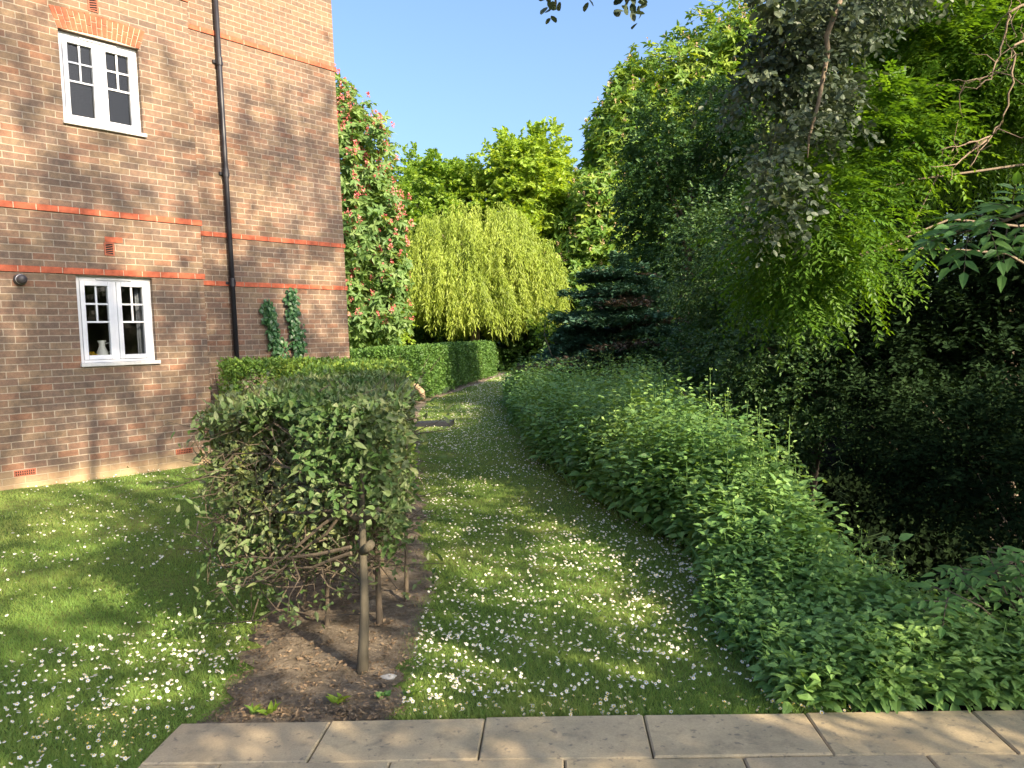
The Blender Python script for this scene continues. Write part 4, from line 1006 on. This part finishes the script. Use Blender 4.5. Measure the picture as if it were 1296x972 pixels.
# trees standing beside and behind the photographer's path: they shade the garden
CANOPY_GAPS = [(-1.75, 9.3, 1.4, .40), (-1.55, 8.2, 1.36, .42), (-1.38, 7.1, 1.33, .40), (.55, 5.95, 0, .30), (-.2, 4.75, 0, .22), (.50, 4.6, 0, .24), (.72, 3.65, 0, .15), (-.5, 3.45, 0, .16), (-4.6, 8.6, .15, .35), (-4.9, 8.5, .4, .3),
               (-3.9, 6.0, .1, .22), (-4.4, 9.2, 2.9, .3), (-3.4, 11.2, 3.6, .35), (-2.9, 11.8, 2.6, .25), (-5.2, 8.3, 3.6, .3), (-.75, 3.45, .55, .1)]
def shade(label, loc, boxes, seed, top, lL=.10):
    """Crown given as boxes in sun-aligned coordinates: p across the sunlight, q towards the sun, z up; n clumps in each."""
    rg = np.random.default_rng(seed); t, b = tree('shade_tree', loc, label); L = Leaves(); cs = []
    for p0, p1, q0, q1, z0, z1, n in boxes:
        p, q, z = rg.uniform(p0, p1, n), rg.uniform(q0, q1, n), rg.uniform(z0, z1, n)
        cs.append(np.stack((.7 * q + .714 * p, -.714 * q + .70 * p, z), -1))
    cn = np.concatenate(cs); d = np.array((_sd.x, _sd.y, _sd.z))
    for gx_, gy_, gz_, gr in CANOPY_GAPS:       # openings in the leaves that let sunbeams through
        v = cn - (gx_, gy_, gz_); v = v - (v @ d)[:, None] * d; cn = cn[np.linalg.norm(v, axis=1) > gr + .22]
    m = 20
    g = unit(rg, len(cn) * m) * (rg.random(len(cn) * m) ** .5 * .50)[:, None] * np.repeat(rg.uniform(.6, 1.35, len(cn)), m)[:, None]; g[:, 2] *= .7
    B = np.repeat(cn, m, 0) + g; sprays(rg, B, nrm(g + unit(rg, len(B)) * .3), 11, .34, lL, lL * .6, L, 'q')
    mb = MB(); limbs(rg, mb, b - (0, 0, .1), np.array(top), .16, cn[rg.choice(len(cn), 16)], r1=.014, rl=.03)
    finish(t, b, L, L_BACK1, mb, M_BARK)
shade('tall shade tree beside the paved path, closest to the stream', (4.7, -.6), [(2.4, 5.4, 2.8, 6.4, 2.5, 6.4, 62), (.6, 4.0, 3.2, 6.4, 1.9, 4.2, 50), (2.4, 5.2, 2.6, 6.2, 6.6, 12.0, 76), (4.8, 7.4, 2.5, 6.0, 7.8, 13.4, 66)], 101, (5.0, -.8, 10.5))
shade('broad shade tree behind the paved path, spreading over the lawn', (4.2, -3.4), [(-1.4, 2.5, 3.4, 7.0, 2.5, 7.2, 66), (.4, 2.8, 3.0, 6.6, 6.8, 12.8, 72)], 102, (4.4, -3.6, 10.5))
dark_bank('tall elder bush at the corner where the paving crosses the stream', (5.4, 3.0), [(1950,380,330,330,1.1,0),(2250,300,300,320,1.1,.3),(2100,560,340,240,1.1,-.3)], 3.6, 103, 170, .10, L_SHRUB, 'elder_shrub', .05, .35)  # unseen bush, added to keep the sun off the nettles and stream
broadleaf('bank_tree', 'wide dark tree standing behind the others on the stream bank', (13.5, 19.5),
    [(13.5,19.5,5.5,3.4,3,3.6),(11.0,21.0,4.0,2.8,2.6,3.4),(16.5,18.0,5.0,3.4,3,4.4),(14,20,7.5,3,2.6,1.8)], 420, 9, 12, .5, .18, .11, L_DARK, M_BARK, 97, .25, clump_r=.7, shell=.55)
broadleaf('bank_tree', 'dark spreading tree farthest along the stream bank, behind the holly', (9.5, 28.0),
    [(9.5,28,4.5,3.2,3,4),(7.0,29,3.2,2.6,2.4,2.8),(12.5,27,5,3.2,3,4.4)], 330, 9, 12, .5, .18, .11, L_DARK, M_BARK, 98, .25, clump_r=.7, shell=.55)
dark_bank('leafy undergrowth at the far edge of the nettle bed, between conifer and stream', (4.6, 13.5), [(905,440,55,40,.9,0),(970,470,50,50,.9,-.6),(860,450,50,26,.7,1.5),(1030,500,50,50,.9,-1.5)], 13.6, 99, 260, .085, L_SHRUB)

# elder: a leafy branch hanging in from the bank, and a young plant by the paving
def pinnate_leaf(rg, base, d, length, n, lL, L, mb, droop=.3):
    """One compound leaf: n pairs of leaflets and an end leaflet along a drooping stalk."""
    d = nrm(np.asarray(d, float)); s = nrm(np.cross(d, (0, 0, 1.0))); t = np.linspace(.3, 1, n + 1)
    P = base + d * (t * length)[:, None]; P[:, 2] -= droop * length * t ** 2
    mb.tube([base, base + d * length * .5 - (0, 0, droop * length * .25), P[-1]], [.003, .0022, .0012], 4)
    A = []; B = []; ls = []
    for i in range(n):
        for sg in (1, -1):
            A.append(s * sg * .8 + d * .6 - (0, 0, .3) + rg.normal(size=3) * .1); B.append(P[i]); ls.append(lL * (.8 + .3 * math.sin(math.pi * (i + .6) / n)))
    A.append(d - (0, 0, droop * 1.2)); B.append(P[-1]); ls.append(lL * 1.1)
    A = np.array(A); B = np.array(B); m = len(A)
    L.add(B, A, np.array((-.15, -.6, .8)) + rg.normal(size=(m, 3)) * .2, np.array(ls), np.array(ls) * .42, 'b', np.clip(rg.random() * .6 + rg.random(m) * .4, 0, 1))
def elder_branch():
    rg = np.random.default_rng(111); b = np.array((3.5, 3.9, float(gz(3.5, 3.9)))); t = thing('elder_shrub', b, 'elder branch of large toothed leaflets hanging in front of the dark stream', 'shrub')
    L = Leaves(); mb = MB(); st = MB(); Y = 3.55
    tip = [at(1400, 235, Y + .1), at(1320, 262, Y), at(1265, 282, Y), at(1215, 295, Y), at(1190, 300, Y)]
    mb.tube([b - (0, 0, .1), b + (.0, -.1, 1.2), b + (-.15, -.2, 2.0)] + tip, [.03, .026, .02, .012, .009, .007, .004, .002], 7)
    for (px, py), (dx, dy, dz), ln in (((1200,297),(-1,-.2,-.15),.20),((1215,290),(-.9,-.3,.05),.22),((1225,298),(-.5,-.7,-.5),.26),((1245,285),(-.7,-.4,.1),.26),((1250,288),(-.3,-.8,-.4),.28),((1270,278),(-.6,-.5,.15),.28),((1285,280),(-.2,-.8,-.4),.28),((1300,270),(-.5,-.6,.2),.30),((1320,270),(-.1,-.9,-.3),.30),((1330,262),(-.5,-.5,.3),.3),((1255,275),(-.4,.5,.3),.25),((1300,265),(-.3,.6,.3),.28),((1350,255),(-.4,-.6,.1),.3),((1232,300),(-.75,-.4,-.35),.24),((1290,285),(-.55,-.6,-.35),.27),((1310,275),(.1,-.9,-.1),.25),((1210,292),(-.8,-.3,-.3),.24),((1260,280),(-.5,-.6,-.05),.3),((1275,285),(-.4,-.5,-.5),.3),((1290,272),(-.6,-.3,.35),.3),((1240,288),(-.6,-.3,.2),.27),((1305,282),(-.3,-.6,-.6),.3),((1280,268),(-.2,-.4,.5),.26)):
        pinnate_leaf(rg, at(px, py, Y), (dx, dy, dz), ln * .85, 3, .088, L, mb, .3)
    L.build('foliage', L_ELDER, t, org=b); mb.build('stem', M_TWIG, t, smooth=True, org=b)
elder_branch()
def young_elder():
    rg = np.random.default_rng(112); b = np.array((2.25, 3.30, float(gz(2.25, 3.3)))); t = thing('elder_shrub', b, 'young elder plant with pale toothed leaflets growing beside the paving corner', 'shrub')
    L = Leaves(); mb = MB(); Y = 3.25
    for tip in ((1195,745),(1215,715),(1250,700),(1285,705),(1180,775),(1235,765),(1280,760),(1225,740),(1300,730),(1265,735),(1320,700)):
        e = at(*tip, Y + rg.uniform(-.15, .15)); mb.tube(wander(rg, b - (0, 0, .05), e, 5, .05, .08), [.009, .008, .006, .004, .002], 5)
        for k in range(5):
            th = rg.random() * 6.28; pinnate_leaf(rg, e + rg.normal(size=3) * .03 - (0, 0, .02 * k), (math.cos(th) - .3, math.sin(th) - .3, rg.uniform(-.1, .4)), rg.uniform(.12, .2), 3, .062, L, mb, .35)
    L.build('foliage', L_ELDER, t, org=b); mb.build('stem', M_TWIG, t, smooth=True, org=b)
young_elder()

# ------------------------------------------------------------------ nettle bed
def nettle_leaves(rg, bx, by, h, L, mb=None, lscale=1.0, far=9.0, nodes=8, z0=.2):
    n = len(bx); g = gz(bx, by); k = nodes
    f = (np.arange(k) + rg.random((n, k)) * .5) / k; f = z0 + (1 - z0) * f
    lean = rg.normal(size=(n, 2)) * .13
    P = np.stack((bx[:, None] + lean[:, :1] * h[:, None] * f, by[:, None] + lean[:, 1:] * h[:, None] * f, g[:, None] + h[:, None] * f), -1)
    th = rg.random(n)[:, None] * 6.28 + np.arange(k) * 1.57 + rg.normal(size=(n, k)) * .25
    ls = (.112 - .062 * f ** 2) * lscale * rg.uniform(.75, 1.2, (n, k)) * rg.uniform(.6, 1.15, n)[:, None]
    hue = (.30 * rg.random(n) + .20 * (1 + np.sin(bx * 2.3 + by * 1.3) * np.sin(by * 1.9 - bx * 2)))[:, None] + f ** 3 * .25
    for sg in (1, -1):
        D = np.stack((np.cos(th) * sg, np.sin(th) * sg, -.4 + .65 * f), -1) + rg.normal(size=(n, k, 3)) * .26
        N = np.array((0, 0, 1.0)) + rg.normal(size=(n, k, 3)) * .38
        Pp = (P + D * .02).reshape(-1, 3); r = np.clip(hue + rg.random((n, k)) * .2, 0, 1).ravel(); l = ls.ravel()
        nr = (np.repeat(by, k) < far)
        if nr.any(): L.add(Pp[nr], D.reshape(-1, 3)[nr], N.reshape(-1, 3)[nr], l[nr], l[nr] * .62, 'b', r[nr])
        if (~nr).any(): L.add(Pp[~nr], D.reshape(-1, 3)[~nr], N.reshape(-1, 3)[~nr], l[~nr] * 1.15, l[~nr] * .72, 'q', r[~nr])
    if mb is not None:
        for i in range(n): mb.tube([(bx[i], by[i], g[i] - .02), (bx[i] + lean[i, 0] * h[i] * .5, by[i] + lean[i, 1] * h[i] * .5, g[i] + h[i] * .5), tuple(P[i, -1])], [.0035, .003, .0015], 4)
def bed_height(x, y):
    u = x - bed_edge(y)
    return np.interp(y, [2.9, 3.6, 4.4, 5.2, 6.5, 9, 13, 19.5], [.26, .32, .56, .84, .98, 1.04, 1.02, .95]) * (.68 + .32 * sm(u / .5)) * (1 - .35 * sm((u - .75 * bed_width(y)) / (.3 * bed_width(y))))
def nettles():
    rg = np.random.default_rng(121); L = Leaves(); mb = MB()
    n = 5000; y = 2.98 + 16.6 * rg.random(n) ** 1.45; u = rg.random(n) * bed_width(y)
    u = np.where(rg.random(n) < .3, rg.random(n) * .5, u)
    x = bed_edge(y) + u + rg.normal(size=n) * .05 + .05
    h = bed_height(x, y) * rg.uniform(.6, 1.18, n) * (1 + .13 * np.sin(x * 3.1 + y * 1.9) * np.sin(y * 2.6 - x) + .07 * np.sin(x * 9 + y * 7))
    nr_ = y < 4.1; nettle_leaves(rg, x[nr_], y[nr_], h[nr_], L, None, .66, nodes=9); nettle_leaves(rg, x[~nr_], y[~nr_], h[~nr_], L, None)
    idx = rg.choice(n, 700, replace=False)
    mb2 = MB()
    for i in idx[y[idx] < 8]: mb2.tube([(x[i], y[i], float(gz(x[i], y[i]))), (x[i] + rg.normal() * .04, y[i], float(gz(x[i], y[i])) + h[i] * .9)], [.0035, .0015], 3, caps=False)
    # low leafy growth at the near corner and along the edge
    m = 1050; x2 = 1.0 + 1.5 * rg.random(m); y2 = 2.995 - .057 * (x2 + 1.36) + .02 + 1.35 * rg.random(m) ** 1.5; x2 = np.where(y2 > 3.3, bed_edge(y2) - .08 + rg.random(m) * 1.2, x2); h2 = rg.uniform(.08, .26, m)
    nettle_leaves(rg, x2, y2, h2, L, None, .62, nodes=5, z0=.25)
    # mixed weeds: broad dock leaves near the grass, thin grass stalks, old dead stems
    m = 90; yd = 2.95 + 5 * rg.random(m) ** 1.5; xd = bed_edge(yd) + .02 + .35 * rg.random(m) ** 1.5
    for i in range(m):
        k = 7; th = rg.random(k) * 6.28; bz = float(gz(xd[i], yd[i]))
        L.add(np.tile((xd[i], yd[i], bz + .03), (k, 1)) + rg.normal(size=(k, 3)) * .02, np.stack((np.cos(th), np.sin(th), rg.uniform(.5, 1.6, k)), -1), np.array((0, 0, 1.0)) + rg.normal(size=(k, 3)) * .3, rg.uniform(.08, .20, k), rg.uniform(.035, .06, k), 'b', np.clip(.55 + rg.normal(size=k) * .2, 0, 1))
    m = 1500; yg = 3.1 + 12 * rg.random(m) ** 1.4; xg = bed_edge(yg) - .03 + .9 * rg.random(m) + .1 * np.sin(yg * 5)
    L.add(np.stack((xg, yg, gz(xg, yg)), -1), np.stack((rg.normal(size=m) * .35 - .15, rg.normal(size=m) * .35, np.ones(m)), -1), rg.normal(size=(m, 3)) * (1, 1, .2), rg.uniform(.08, .34, m), .005 + .0006 * yg, 'n', np.clip(.8 + rg.normal(size=m) * .2, 0, 1))
    m = 110; ys_ = 3.4 + 13 * rg.random(m) ** 1.3; xs_ = bed_edge(ys_) + .15 + rg.random(m) * bed_width(ys_) * .9; hs = bed_height(xs_, ys_) * rg.uniform(1.0, 1.28, m); zs_ = gz(xs_, ys_); k = 26
    f = .62 + .38 * rg.random((m, k)); ln = rg.normal(size=(m, 2)) * .06
    P = np.stack((xs_[:, None] + ln[:, :1] * f, ys_[:, None] + ln[:, 1:] * f, zs_[:, None] + hs[:, None] * f), -1) + rg.normal(size=(m, k, 3)) * (.022, .022, .01)
    L.add(P.reshape(-1, 3), rg.normal(size=(m * k, 3)) + (0, 0, .4), rg.normal(size=(m * k, 3)), rg.uniform(.018, .034, m * k), .014, 'q', np.clip(.9 + rg.normal(size=m * k) * .1, 0, 1))
    for i in range(m): mb2.tube([(xs_[i], ys_[i], zs_[i]), tuple(np.array((xs_[i] + ln[i, 0], ys_[i] + ln[i, 1], zs_[i] + hs[i])))], [.003, .0014], 3, caps=False)
    V = np.concatenate(L.V); F = np.concatenate(L.F); R = np.concatenate(L.R); nl = len(F)
    sv = np.array(mb2.v); sf = np.array([f for f in mb2.f])
    o = mesh_np('nettle_bed', np.concatenate((V, sv)), [F, sf + len(V)], [L_NETTLE], None, np.concatenate((R, np.full(len(sf), .5))))
    tag(o, 'dense green nettle bed along the edge of the grass path', 'nettles', None, 'stuff')
nettles()
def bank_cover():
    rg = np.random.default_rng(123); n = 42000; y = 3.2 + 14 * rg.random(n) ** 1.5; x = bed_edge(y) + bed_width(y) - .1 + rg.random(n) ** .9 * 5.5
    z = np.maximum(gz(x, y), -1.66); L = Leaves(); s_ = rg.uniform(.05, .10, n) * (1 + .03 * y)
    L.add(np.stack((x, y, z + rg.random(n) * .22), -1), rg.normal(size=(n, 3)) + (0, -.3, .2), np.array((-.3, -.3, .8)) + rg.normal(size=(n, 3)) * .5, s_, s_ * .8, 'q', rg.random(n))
    tag(L.build('bank_shade_ivy', L_SHADE_IVY), 'dark ivy covering the shaded banks of the stream', 'ground ivy', None, 'stuff')
bank_cover()
def tall_plant(name, px, top, Y, label, seed, seedhead=True, cat='plant', petal=None):
    rg = np.random.default_rng(seed); a = at(px, top, Y); g = float(gz(a[0], a[1])); b = np.array((a[0], a[1], g)); h = a[2] - g
    t = thing(name, b, label, cat); L = Leaves(); mb = MB(); nettle_leaves(rg, np.array([a[0]]), np.array([a[1]]), np.array([h * .96]), L, mb, 1.0, 20, 7, .35)
    if seedhead:
        for k in range(16):
            z = g + h * rg.uniform(.62, 1); th = rg.random() * 6.28; e = (a[0] + math.cos(th) * .07, a[1] + math.sin(th) * .07, z - .03)
            mb.tube([(a[0], a[1], z), e], [.0014, .001], 3)
    L.build('foliage', L_NETTLE, t, org=b); mb.build('stem', plain('green_stem', (.12, .17, .06), .7), t, org=b)
    if petal:
        Lp = Leaves(); n = 26; z = g + h * (.86 + .14 * rg.random(n)); P = np.stack((a[0] + rg.normal(size=n) * .012, a[1] + rg.normal(size=n) * .012, z), -1)
        Lp.add(P, rg.normal(size=(n, 3)) + (0, 0, .3), rg.normal(size=(n, 3)), .028, .022, 'q', rg.random(n)); Lp.build('blossom', petal, t, org=b)
tall_plant('tall_nettle', 1118, 672, 3.55, 'single tall nettle stem standing against the black water near the paving', 131)
tall_plant('tall_nettle', 990, 538, 6.3, 'tallest nettle with seed stalks rising above the middle of the bed', 132)
tall_plant('tall_nettle', 1062, 575, 5.6, 'slim nettle at the stream edge of the bed', 133)
tall_plant('wild_flower', 968, 648, 5.0, 'wild plant with a dark purple flower spike among the nettles', 134, False, 'flower', L_PURPLE)
tall_plant('wild_flower', 881, 690, 5.0, 'wild plant with pink purple flowers at the grass edge of the nettles', 135, False, 'flower', L_PURPLE)

# ------------------------------------------------------------------ grass, daisies, litter
def in_wall(x, y, m=.02):
    p = root.location; dx, dy = x - p.x, y - p.y; lx = dx * DX + dy * DY; ly = -dx * DY + dy * DX
    return ((lx < 0) & (ly > -m)) | ((lx >= 0) & (lx < XE + m) & (ly > REC - m))
def on_grass(x, y, jit=0.0):
    off = ~((x > soil_l(y) - .01 + jit) & (x < path_left(y) + .01 + jit)) & (x < bed_edge(y) + .1 + jit) & ~in_wall(x, y)
    pav = (y < 2.985 - .057 * (x + 1.362)) & (x > -1.365 - (2.98 - y) * .05)
    cov = (np.abs(x + 1.45) < .36) & (np.abs(y - 14.1) < .3)
    return off & ~pav & ~cov
def lawn_points(rg, n, far=34.0, near=2.35, pw=2.1):
    y = near + (far - near) * rg.random(n) ** pw; hw = y * .70 + .2; x = rg.uniform(-1, 1, n) * hw
    return x, y
def grass():
    rg = np.random.default_rng(141); x, y = lawn_points(rg, 900000, pw=2.3)
    k = on_grass(x, y, rg.normal(size=len(x)) * .035 + .04 * np.sin(y * 9 + 3 * np.sin(y * 4))) & (x > -7.5); x, y = x[k], y[k]
    n = len(x); print('grass blades', n)
    tuft = (np.sin(x * 5.1 + y * 2.2) + np.sin(y * 6.3 - x * 3.1) + np.sin(x * 13 + y * 11)) / 3
    edge = np.exp(-np.abs(y - (2.99 - .057 * (x + 1.36))) / .05) * (x > -.5)
    h = (.020 + .010 * rg.random(n) + .008 * tuft + .050 * edge * rg.random(n) ** 2) * (1 + .012 * y); wd = .0028 + .00075 * y
    D = np.stack((rg.normal(size=n) * .55, rg.normal(size=n) * .55, np.ones(n)), -1); N = np.stack((rg.normal(size=n), rg.normal(size=n), np.zeros(n) + .2), -1)
    patch = .5 + .25 * (np.sin(x * 1.3 + 1) * np.sin(y * .9 + x) + np.sin(x * 3.1 - y * 1.7) * .6)
    r = np.clip(patch * .55 + rg.random(n) * .45 - .05, 0, 1)
    L = Leaves(); L.add(np.stack((x, y, gz(x, y) - .002), -1), D, N, h * 1.15, wd, 'n', r)
    tag(L.build('grass', L_GRASS), 'short mown green grass of the lawn and path', 'grass', None, 'stuff')
grass()
def daisies():
    rg = np.random.default_rng(151); x, y = lawn_points(rg, 170000, 33, 2.4, 1.9); k = on_grass(x, y) & (x > -7.5); x, y = x[k], y[k]
    d = .34 + .36 * np.sin(x * 1.9 + .7 + np.sin(y * 1.1)) * np.sin(y * 1.45 + x * .6 + .4) + .25 * np.sin(x * 5 + y * 3.3) * np.sin(y * 6.1 - x * 2)
    left = (x < -1.25)
    d = np.where(left, d * .8 + .75 * np.exp(-((x + 1.85) / .5) ** 2 - ((y - 3.6) / .6) ** 2) - .05, d + .28)
    d = d + .40 * sm((y - 8) / 6)
    k = rg.random(len(x)) < np.clip(d, .015, 1) * np.where(x < -1.25, .19, .31) * (1 + .10 * y); x, y = x[k], y[k]
    order = np.argsort(y); x, y = x[order], y[order]; z = gz(x, y)
    # which of them stand clear in the frame
    vis = np.abs(x / y) < .655; vis &= ~((x > -1.75) & (x < -.6) & (y > 4.0) & (y < 9)) & (y > 2.7)
    big = np.where(vis)[0][:300]
    def daisy_mesh(seed, petals=15):
        rr = np.random.default_rng(seed); m = MB(); R = .0080; H = .030
        m.tube([(0, 0, -.002), (.002, .001, H * .6), (0, 0, H)], .0009, 4, 2)
        for j in range(petals):
            a = j * 6.283 / petals; w_ = .17; q = rr.uniform(.85, 1.1); up = rr.uniform(-.0005, .004)
            p = lambda ang, r, zz: (math.cos(ang) * r, math.sin(ang) * r, H + zz)
            m.add([p(a - .1, R * .3, 0), p(a - w_, R * .75 * q, up * .6), p(a, R * q, up), p(a + w_, R * .75 * q, up * .6), p(a + .1, R * .3, 0)], [(0, 1, 2, 3, 4)], 0)
        m.lathe([(R * .40, 0), (R * .36, .0022), (R * .18, .0036), (.0001, .004)], (0, 0, H - .0006), (0, 0, 1), 10, 1)
        return m
    green = plain('daisy_stalk', (.10, .16, .05), .8)
    protos = [daisy_mesh(s, p).build('daisy', [M_PETAL, M_DISC, green]) for s, p in ((1, 15), (2, 13), (3, 16))]
    for i, q in enumerate(big):
        o = protos[i] if i < 3 else protos[i % 3].copy()
        if i >= 3: C.objects.link(o)
        s = rg.uniform(.6, 1.25); o.location = (x[q], y[q], z[q]); o.scale = (s, s, s * rg.uniform(.8, 1.2)); o.rotation_euler = (rg.normal() * .45, rg.normal() * .45, rg.random() * 6.28)
        tag(o, 'small white daisy with a yellow centre standing in the mown grass near the paving', 'daisy', 'daisies in the mown grass')
    rest = np.setdiff1d(np.arange(len(x)), big); n = len(rest); print('daisies', len(big), n)
    P = np.stack((x[rest], y[rest], z[rest] + .03 + .0004 * y[rest]), -1); nm = nrm(np.stack((rg.normal(size=n) * .5 + .1, rg.normal(size=n) * .5 - .12, np.ones(n)), -1))
    a = nrm(np.cross(nm, (0, 1, 0))); b = np.cross(nm, a); R = (.0080 * rg.uniform(.6, 1.25, n) * (1 + .022 * P[:, 1]))[:, None]
    ang = np.arange(10) * .6283; rad = np.where(np.arange(10) % 2 == 0, 1.0, .72)
    ring = P[:, None] + (a[:, None] * np.cos(ang)[None, :, None] + b[:, None] * np.sin(ang)[None, :, None]) * (R[:, None] * rad[None, :, None])
    ci = P[:, None] + nm[:, None] * .0025 + (a[:, None] * np.cos(ang[::2])[None, :, None] + b[:, None] * np.sin(ang[::2])[None, :, None]) * R[:, None] * .38
    F1 = np.arange(n)[:, None] * 10 + np.arange(10); F2 = n * 10 + np.arange(n)[:, None] * 5 + np.arange(5)
    o = mesh_np('daisies', np.concatenate((ring.reshape(-1, 3), ci.reshape(-1, 3))), [F1, F2], [M_PETAL, M_DISC], None, rg.random(2 * n), mi=np.concatenate((np.zeros(n), np.ones(n))))
    tag(o, 'scatter of white daisies through the farther lawn and path', 'daisies', None, 'stuff')
daisies()
def litter():
    rg = np.random.default_rng(161); n = 9000; y = 2.95 + 14 * rg.random(n) ** 2.2; f = rg.random(n); x = soil_l(y) + (path_left(y) - soil_l(y)) * f + rg.normal(size=n) * .03
    pav = (y < 2.99 - .057 * (x + 1.36)); x, y = x[~pav], y[~pav]; n = len(x)
    D = np.stack((rg.normal(size=n), rg.normal(size=n), rg.normal(size=n) * .3), -1); N = np.stack((rg.normal(size=n) * .5, rg.normal(size=n) * .5, np.ones(n)), -1)
    L = Leaves(); s = rg.uniform(.006, .03, n); L.add(np.stack((x, y, gz(x, y) + .014 + rg.random(n) * .014), -1), D, N, s, s * rg.uniform(.15, .6, n), 'q', rg.random(n))
    tag(L.build('leaf_litter', L_LITTER), 'dry brown leaf litter and twigs on the soil under the hedge', 'leaf litter', None, 'stuff')
litter()
def weed(px, py, Y, label, n, lL, seed, col):
    rg = np.random.default_rng(seed); a = at(px, py, Y); b = np.array((a[0], a[1], float(gz(a[0], a[1])) + .01)); t = thing('weed', b, label, 'weed'); L = Leaves(); th = rg.random(n) * 6.28
    L.add(np.tile(b, (n, 1)) + rg.normal(size=(n, 3)) * (.012, .012, .004), np.stack((np.cos(th), np.sin(th), rg.uniform(.4, 1.3, n)), -1), np.array((0, 0, 1.0)) + rg.normal(size=(n, 3)) * .3, lL * rg.uniform(.7, 1.2, n), lL * .55, 'b', rg.random(n))
    L.build('foliage', col, t, org=b)
weed(322, 905, 3.04, 'bright green two leaved seedling at the paving edge, closest to the daisy lawn', 5, .05, 1, L_HEDGE)
weed(343, 906, 3.03, 'light green seedling by the paving edge, close beside the first', 5, .055, 2, L_BACK2)
weed(488, 890, 3.12, 'small leafy weed on the bare soil below the grey trunk', 12, .04, 3, L_ELDER)
weed(430, 895, 3.10, 'straggling yellowish weed on the soil between trunk and paving', 16, .05, 4, L_BACK2)
weed(520, 880, 3.15, 'green weed where the bare soil meets the grass path', 16, .045, 5, L_HEDGE)

# drain cover, cut log, pale stone
cv = MB(); cb_ = np.array((-1.45, 14.1, float(gz(-1.45, 14.1)))); cv.box(-.33, -.2, -.05, .33, .2, .075)
for i in range(7): cv.box(-.29 + i * .088, -.17, .0755, -.25 + i * .088, .17, .081)
o = cv.build('drain_cover', plain('dark_iron', (.03, .032, .04), .55, .3), bevel=.008); o.location = cb_; o.rotation_euler = (0, 0, -.12)
tag(o, 'dark flat metal drain cover lying beside the hedge on the grass path', 'drain cover')
lg = MB(); c0 = at(516, 489, 17.0); c1 = at(527, 489, 16.9); c2 = at(534, 496, 16.85); c3 = at(536, 507, 16.8)
lg.tube([c0, c1, c2, c3], [.06, .068, .066, .05], 12)
tag(lg.build('cut_log', plain('pale_wood', (.27, .20, .125), .85, var=.25, scale=25), smooth=True), 'pale curved piece of cut log at the foot of the tall hedge', 'log')
rg = np.random.default_rng(171); sp = at(492, 862, 3.33); U = unit(rg, 120)
import bmesh
bm = bmesh.new(); bmesh.ops.create_icosphere(bm, subdivisions=3, radius=1)
for v in bm.verts:
    n_ = 1 + .12 * math.sin(v.co.x * 4 + 1) + .1 * math.sin(v.co.y * 5 + v.co.z * 3); v.co = Vector((v.co.x * .04 * n_, v.co.y * .022 * n_, v.co.z * .012 * n_))
me = bpy.data.meshes.new('stone'); bm.to_mesh(me); bm.free(); me.polygons.foreach_set('use_smooth', [True] * len(me.polygons)); me.materials.append(plain('pale_stone', (.27, .265, .26), .7))
o = new_obj('stone', me); o.location = (sp[0], sp[1], float(gz(sp[0], sp[1])) + .012); tag(o, 'small pale flat stone on the soil beside the grey hedge trunk', 'stone')
